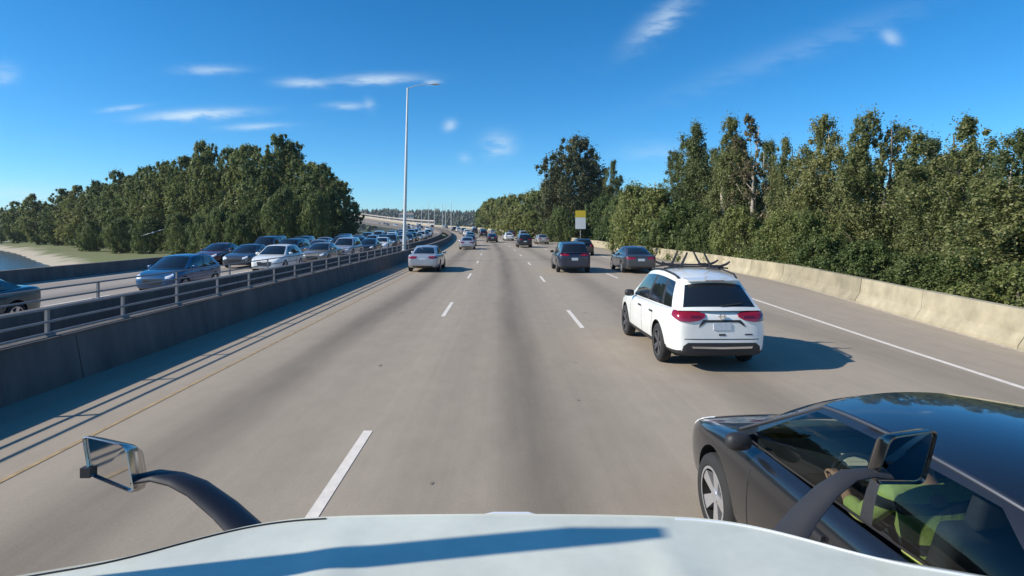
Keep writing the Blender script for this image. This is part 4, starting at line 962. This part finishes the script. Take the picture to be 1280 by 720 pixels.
MIDP = [tree_proto(80 + i, 9, 8.0, 'broad', 300, 130, .24, 'leaf_shrub', tr=.085, squash=1.2) for i in range(3)]
NEARP = [tree_proto(100 + i, 6, 4.4, 'broad', 330, 150, .10, 'leaf_shrub', tr=.085, squash=1.3) for i in range(3)]
FARP = [tree_proto(90 + i, 14, 9, 'broad', 240, 80, .48, 'leaf_broad', tr=.085) for i in range(3)]
GZ = -3.6
def by_px(px, Y): return (px - 626) / 730 * Y
# row behind the outer barrier: (picture column, distance, top row, width scale)
GR = 'tall trees behind the outer barrier'
row = [(1330, 20.5, 176, 1.0, 'just outside the edge'), (1262, 23.5, 166, .86, 'rightmost full tree of the row behind the outer barrier'), (1205, 26.5, 148, .95, 'second tree from the right end of the row behind the outer barrier, with a pointed top'),
       (1162, 30.5, 176, .80, 'shorter tree squeezed into the row behind the outer barrier, third from the right'), (1108, 32, 140, .92, 'tall flat-topped tree of the row behind the outer barrier, fourth from the right'),
       (1070, 37.5, 186, .8, 'lower tree in the gap between the two flat-topped trees behind the outer barrier'), (1034, 36.5, 148, 1.0, 'fifth tall tree from the right behind the outer barrier, straight above the barrier joints'),
       (985, 45, 172, .85, 'narrow tree right of the pale dead trunk behind the outer barrier'), (905, 50, 150, 1.1, 'tall tree left of the pale dead trunk behind the outer barrier'),
       (872, 57, 158, 1.25, 'dark leaning tree near the open end of the row behind the outer barrier'), (848, 64, 190, 1.2, 'last tree at the open end of the row behind the outer barrier')]
for i, (px, Y, top, w, lab) in enumerate(row):
    if px > 1300: lab = 'tree of the row behind the outer barrier cut by the right picture edge'
    H = CAM_H + (285 - top) / 730 * Y - GZ
    plant_tree(COLP[i % 5], 'cottonwood_tree', (by_px(px, Y), Y, GZ), 13, H, w, rt_.uniform(0, 6.28), lab if len(lab.split()) <= 16 else ' '.join(lab.split()[:16]), GR)
H = CAM_H + (285 - 142) / 730 * 47 - GZ
plant_tree(DEAD, 'dying_tree', (by_px(942, 47), 47, GZ), 15, H, 1.0, 2.2, 'half-dead tree with a pale bare trunk and brown leaves behind the outer barrier', GR)
back = [(1290, 33, 196), (1235, 36, 186), (1180, 40, 196), (1130, 43, 200), (1085, 47, 204), (1010, 52, 190), (960, 58, 176), (925, 62, 180), (890, 68, 186)]
for i, (px, Y, top) in enumerate(back):
    H = CAM_H + (285 - top) / 730 * Y - GZ
    plant_tree(COLP[(i + 2) % 5], 'cottonwood_tree', (by_px(px, Y), Y, GZ), 13, H, 1.15, rt_.uniform(0, 6.28), f'shaded tree of the second row behind the outer barrier, {ORD[i]} from the right', 'second row of trees behind the outer barrier')
# shrubs in front of the row
shr = [(1275, 19.5, 335), (1215, 21.5, 318), (1150, 23.5, 322), (1090, 26.5, 305), (1030, 29.5, 300), (975, 33, 270), (930, 38, 262), (885, 43, 272), (850, 50, 255), (818, 57, 240), (795, 66, 236), (778, 78, 246), (1000, 31, 268)]
for i, (px, Y, top) in enumerate(shr):
    H = CAM_H + (285 - top) / 730 * Y - GZ
    plant_tree(NEARP[i % 3] if Y < 45 else MIDP[i % 3], 'shrub', (by_px(px, Y), Y, GZ), 6 if Y < 45 else 9, H, .95 if Y < 45 else .8, rt_.uniform(0, 6.28), f'leafy green shrub right behind the outer barrier, {["first","second","third","fourth","fifth","sixth","seventh","eighth","ninth","tenth","eleventh","twelfth","thirteenth","fourteenth","fifteenth","sixteenth"][sorted([q[0] for q in shr], reverse=True).index(px)]} from the right edge', 'shrubs behind the outer barrier', 'shrub')
# the big dark tree by the sign and what follows it along the bend
H = CAM_H + (285 - 172) / 730 * 118 - GZ
plant_tree(BIGP, 'broadleaf_tree', (by_px(724, 118), 118, GZ), 23, H, 1.1, .8, 'big dark broad-crowned tree behind the white and yellow road sign', 'trees along the bend')
H = CAM_H + (285 - 202) / 730 * 112 - GZ
plant_tree(COLP[1], 'broadleaf_tree', (by_px(764, 112), 112, GZ), 13, H, 1.35, 2.8, 'narrow dark tree leaning against the big dark tree by the road sign', 'trees along the bend')
bend = [(800, 100, 236, 1.0), (778, 92, 250, .9), (752, 100, 248, .9), (745, 130, 232, 1.2), (700, 125, 240, 1.0), (684, 150, 236, 1.1), (668, 165, 240, 1.1), (652, 180, 245, 1.1), (640, 200, 246, 1.1), (628, 225, 247, 1.2), (618, 250, 250, 1.2), (608, 280, 254, 1.2), (700, 98, 262, .7), (668, 120, 266, .8), (645, 150, 266, .9)]
od = ['first', 'second', 'third', 'fourth', 'fifth', 'sixth', 'seventh', 'eighth', 'ninth', 'tenth', 'eleventh', 'twelfth', 'thirteenth', 'fourteenth', 'fifteenth', 'sixteenth', 'seventeenth', 'eighteenth', 'nineteenth', 'twentieth', 'twenty-first', 'twenty-second', 'twenty-third', 'twenty-fourth', 'twenty-fifth', 'twenty-sixth']
srt = sorted(bend, reverse=True)
for i, (px, Y, top, w) in enumerate(bend):
    H = CAM_H + (285 - top) / 730 * Y - GZ
    plant_tree(FARP[i % 3] if Y > 110 else MIDP[i % 3], 'broadleaf_tree', (by_px(px, Y), Y, GZ), 14 if Y > 110 else 9, H, w, rt_.uniform(0, 6.28), f'green roadside tree along the far bend, {od[srt.index((px, Y, top, w))]} from the right', 'trees along the bend')
# wood on the river bank, left
GL = 'trees of the wood on the river bank'
wood = [(424, 118, 236, .72), (402, 112, 206, .85), (372, 118, 200, .95), (343, 122, 169, 1.0), (312, 126, 182, .95), (284, 130, 185, .9), (258, 134, 178, .95), (232, 138, 196, .9), (205, 144, 203, .95), (178, 150, 208, .95), (150, 158, 214, .95), (128, 172, 228, .9),
        (98, 182, 232, 1.0), (72, 195, 236, 1.0), (46, 208, 243, 1.0), (22, 222, 252, 1.0), (-4, 240, 258, 1.0), (-30, 255, 262, 1.0), (356, 104, 238, .62), (320, 106, 252, .6), (272, 108, 262, .55), (395, 104, 244, .55), (225, 118, 268, .6), (185, 126, 272, .6), (150, 134, 275, .6), (112, 150, 276, .6), (300, 104, 268, .5), (250, 110, 272, .5)]
for i, (px, Y, top, w) in enumerate(wood):
    H = CAM_H + (285 - top) / 730 * Y - GZ; first = i < 18
    k = [q[0] for q in sorted(wood[:18] if first else wood[18:], reverse=True)].index(px)
    lab = f'tall tree of the river-bank wood, {od[k]} from its right end' if first else f'low bushy tree at the foot of the river-bank wood, {od[k]} from the right'
    plant_tree(BRDP[i % 5] if first else MIDP[i % 3], 'broadleaf_tree', (by_px(px, Y), Y, GZ), 22 if first else 9, H, w * (1 if first else 1.2), rt_.uniform(0, 6.28), lab, GL)
for i, (px, Y, top) in enumerate([(410, 132, 222), (382, 136, 205), (350, 140, 190), (325, 142, 186), (297, 146, 186), (270, 150, 192), (240, 155, 200), (215, 160, 208), (190, 166, 212), (163, 174, 220), (138, 186, 230), (110, 200, 236), (85, 212, 240)]):
    H = CAM_H + (285 - top) / 730 * Y - GZ
    plant_tree(BRDP[(i + 3) % 5], 'broadleaf_tree', (by_px(px, Y), Y, GZ), 22, H, 1.05, rt_.uniform(0, 6.28), f'tree behind the front trees of the river-bank wood, {od[i]} from the right', GL)


# ------------------------------------------------------------------ far end: ridge, woods on it, ramp, house
pmat('hill_soil', (.035, .05, .03), .95, var=.3, scale=.01)
g = np.random.default_rng(5)
def ridge(x): return 44 + 9 * math.sin(x * .006 + 1) + 6 * math.sin(x * .017) + 3 * math.sin(x * .045 + 2)
v, f = [], []; xs = np.linspace(-2600, 1800, 120)
for x in xs:
    h = ridge(x) * .72
    for k, (yy, q) in enumerate(((900, 0), (1080, .35), (1250, .78), (1450, 1.0), (1900, .9), (2600, .2))): v.append((x, yy + 40 * math.sin(x * .01), -4 + (h + 4) * q if q else -5))
for i in range(len(xs) - 1):
    for k in range(5): f.append((i * 6 + k, (i + 1) * 6 + k, (i + 1) * 6 + k + 1, i * 6 + k + 1))
tag(obj('hill', mesh('hill', v, f, ['hill_soil'], 60)), kind='structure')
n = 5200; X = g.uniform(-1500, 900, n); q = g.random(n) ** .6; Yt = 905 + q * 560 + 40 * np.sin(X * .01)
qq = np.interp((Yt - 40 * np.sin(X * .01) - 900), [0, 180, 350, 550], [0, .35, .78, 1.0])
Z = np.array([-4 + (ridge(x) * .72 + 4) * k for x, k in zip(X, qq)])
V = []
for x, y, z in zip(X, Yt, Z):
    hh = g.uniform(9, 19); r = hh * g.uniform(.2, .34); c = [];
    for lv, rr in ((0, .8), (.35, 1), (.7, .6), (1, .06)):
        for a in range(5): an = a * 1.2566 + lv * 2 + x; c.append((x + r * rr * math.cos(an) * g.uniform(.7, 1.2), y + r * rr * math.sin(an), z + hh * lv * g.uniform(.93, 1.05)))
    V.append(c)
V = np.array(V).reshape(-1, 3); F = []
for t in range(n):
    b0 = t * 20
    for l in range(3):
        for a in range(5): F.append((b0 + l * 5 + a, b0 + l * 5 + (a + 1) % 5, b0 + l * 5 + 5 + (a + 1) % 5, b0 + l * 5 + 5 + a))
leaf_mat('leaf_conifer', [(.016, .028, .016), (.026, .042, .022), (.040, .055, .028)], .1)
tag(obj('forest', mesh('forest', V, F, ['leaf_conifer'])), 'dark conifer forest covering the far ridge below the sky', 'forest', kind='stuff')
# slotted pale wall along the outer edge of the far bend
pmat('far_wall_concrete', (.42, .375, .34), .85, var=.12, scale=.4)
p0 = PATH(425, 14.1); fw = tag(empty('noise_wall', p0), 'pale slotted concrete wall along the outer edge of the far climbing bend', 'wall')
Y = 425.0; pm_ = MB().box((0, 0, 2.1), (.5, .5, 4.3)); post_m = mesh('post', pm_.v, pm_.f, ['far_wall_concrete'])
while Y < 790:
    a, c = Vector(PATH(Y, 14.1, .3)), Vector(PATH(Y + 7.6, 14.1, .3)); d = c - a; l = math.hypot(d.x, d.y); an = math.atan2(d.y, d.x)
    o = obj('post', post_m, fw); o.location = a - Vector(p0)
    for z0, h in ((0, 1.5), (3.1, .9)):
        b = MB(); t = Vector((-d.y, d.x, 0)).normalized() * .15; e = d * .97
        b.add([a - t + Vector((0, 0, z0)), a + e - t + Vector((0, 0, z0)), a + e + t + Vector((0, 0, z0)), a + t + Vector((0, 0, z0)), a - t + Vector((0, 0, z0 + h)), a + e - t + Vector((0, 0, z0 + h)), a + e + t + Vector((0, 0, z0 + h)), a + t + Vector((0, 0, z0 + h))], [(0, 3, 2, 1), (4, 5, 6, 7), (0, 1, 5, 4), (1, 2, 6, 5), (2, 3, 7, 6), (3, 0, 4, 7)])
        o = b.build('panel', 'far_wall_concrete', fw); o.matrix_parent_inverse = Matrix.Translation(-Vector(p0))
    Y += 8.2
pmat('house_wall', (.55, .50, .45), .8, var=.1); pmat('house_roof', (.22, .18, .17), .9, var=.15)
hx, hy = by_px(508, 900), 900
hs_ = tag(empty('house', (hx, hy, 17)), 'pale long building high on the far wooded ridge behind the tall lamp pole', 'building')
MB().box((0, 0, 2), (22, 10, 8)).build('wall', 'house_wall', hs_)
b = MB(); b.add([(-12, -6, 6), (12, -6, 6), (12, 6, 6), (-12, 6, 6), (-10, 0, 9), (10, 0, 9)], [(0, 1, 5, 4), (2, 3, 4, 5), (1, 2, 5), (3, 0, 4), (3, 2, 1, 0)]); b.build('roof', 'house_roof', hs_)
for i in range(6): MB().box((-9 + i * 3.6, -5.05, 3), (1.6, .2, 2)).build('window', 'dark_glass', hs_)
# white gull gliding past the wood
pmat('feather', (.75, .75, .72), .8, var=.1)
gx, gy = by_px(191, 60), 60; gz = CAM_H - (291 - 285) / 730 * 60
gull = tag(empty('gull', (gx, gy, gz), .2), 'white gull gliding with spread wings in front of the river-bank wood', 'bird')
tail = MB().tube([(-.02, -.35, 0), (0, -.2, .01), (0, 0, .02), (0, .2, .03), (0, .30, .02)], [.03, .06, .085, .06, .01], 8).build('body', 'feather', gull)
for sx in (-1, 1):
    b = MB(); b.add([(sx * .05, .10, .03), (sx * .55, .16, .03 + sx * .18 + .06), (sx * 1.05, 0, .02 + sx * .33), (sx * .5, -.06, sx * .17 + .05), (sx * .05, -.12, .02), (sx * .05, .10, .015), (sx * .55, .16, .01 + sx * .18 + .06), (sx * 1.05, 0, .01 + sx * .33), (sx * .5, -.06, sx * .17 + .03), (sx * .05, -.12, .005)],
        [(0, 1, 3, 4), (1, 2, 3), (9, 8, 6, 5), (8, 7, 6), (0, 5, 6, 1), (1, 6, 7, 2), (2, 7, 8, 3), (3, 8, 9, 4)]); b.build('wing', 'feather', gull)


# ------------------------------------------------------------------ air
def haze(density):
    m = bpy.data.materials.new('haze'); m.use_nodes = True; t = m.node_tree; t.nodes.clear()
    pv = t.nodes.new('ShaderNodeVolumePrincipled'); pv.inputs['Color'].default_value = (.82, .90, 1.0, 1); pv.inputs['Density'].default_value = density
    out = t.nodes.new('ShaderNodeOutputMaterial'); t.links.new(pv.outputs[0], out.inputs['Volume'])
    b = MB().box((0, 1000, 38), (7200, 5400, 94)); o = obj('haze', mesh('haze', b.v, b.f, [m])); tag(o, 'thin pale summer haze over the far road and ridge', 'haze', kind='stuff')
haze(.0001)
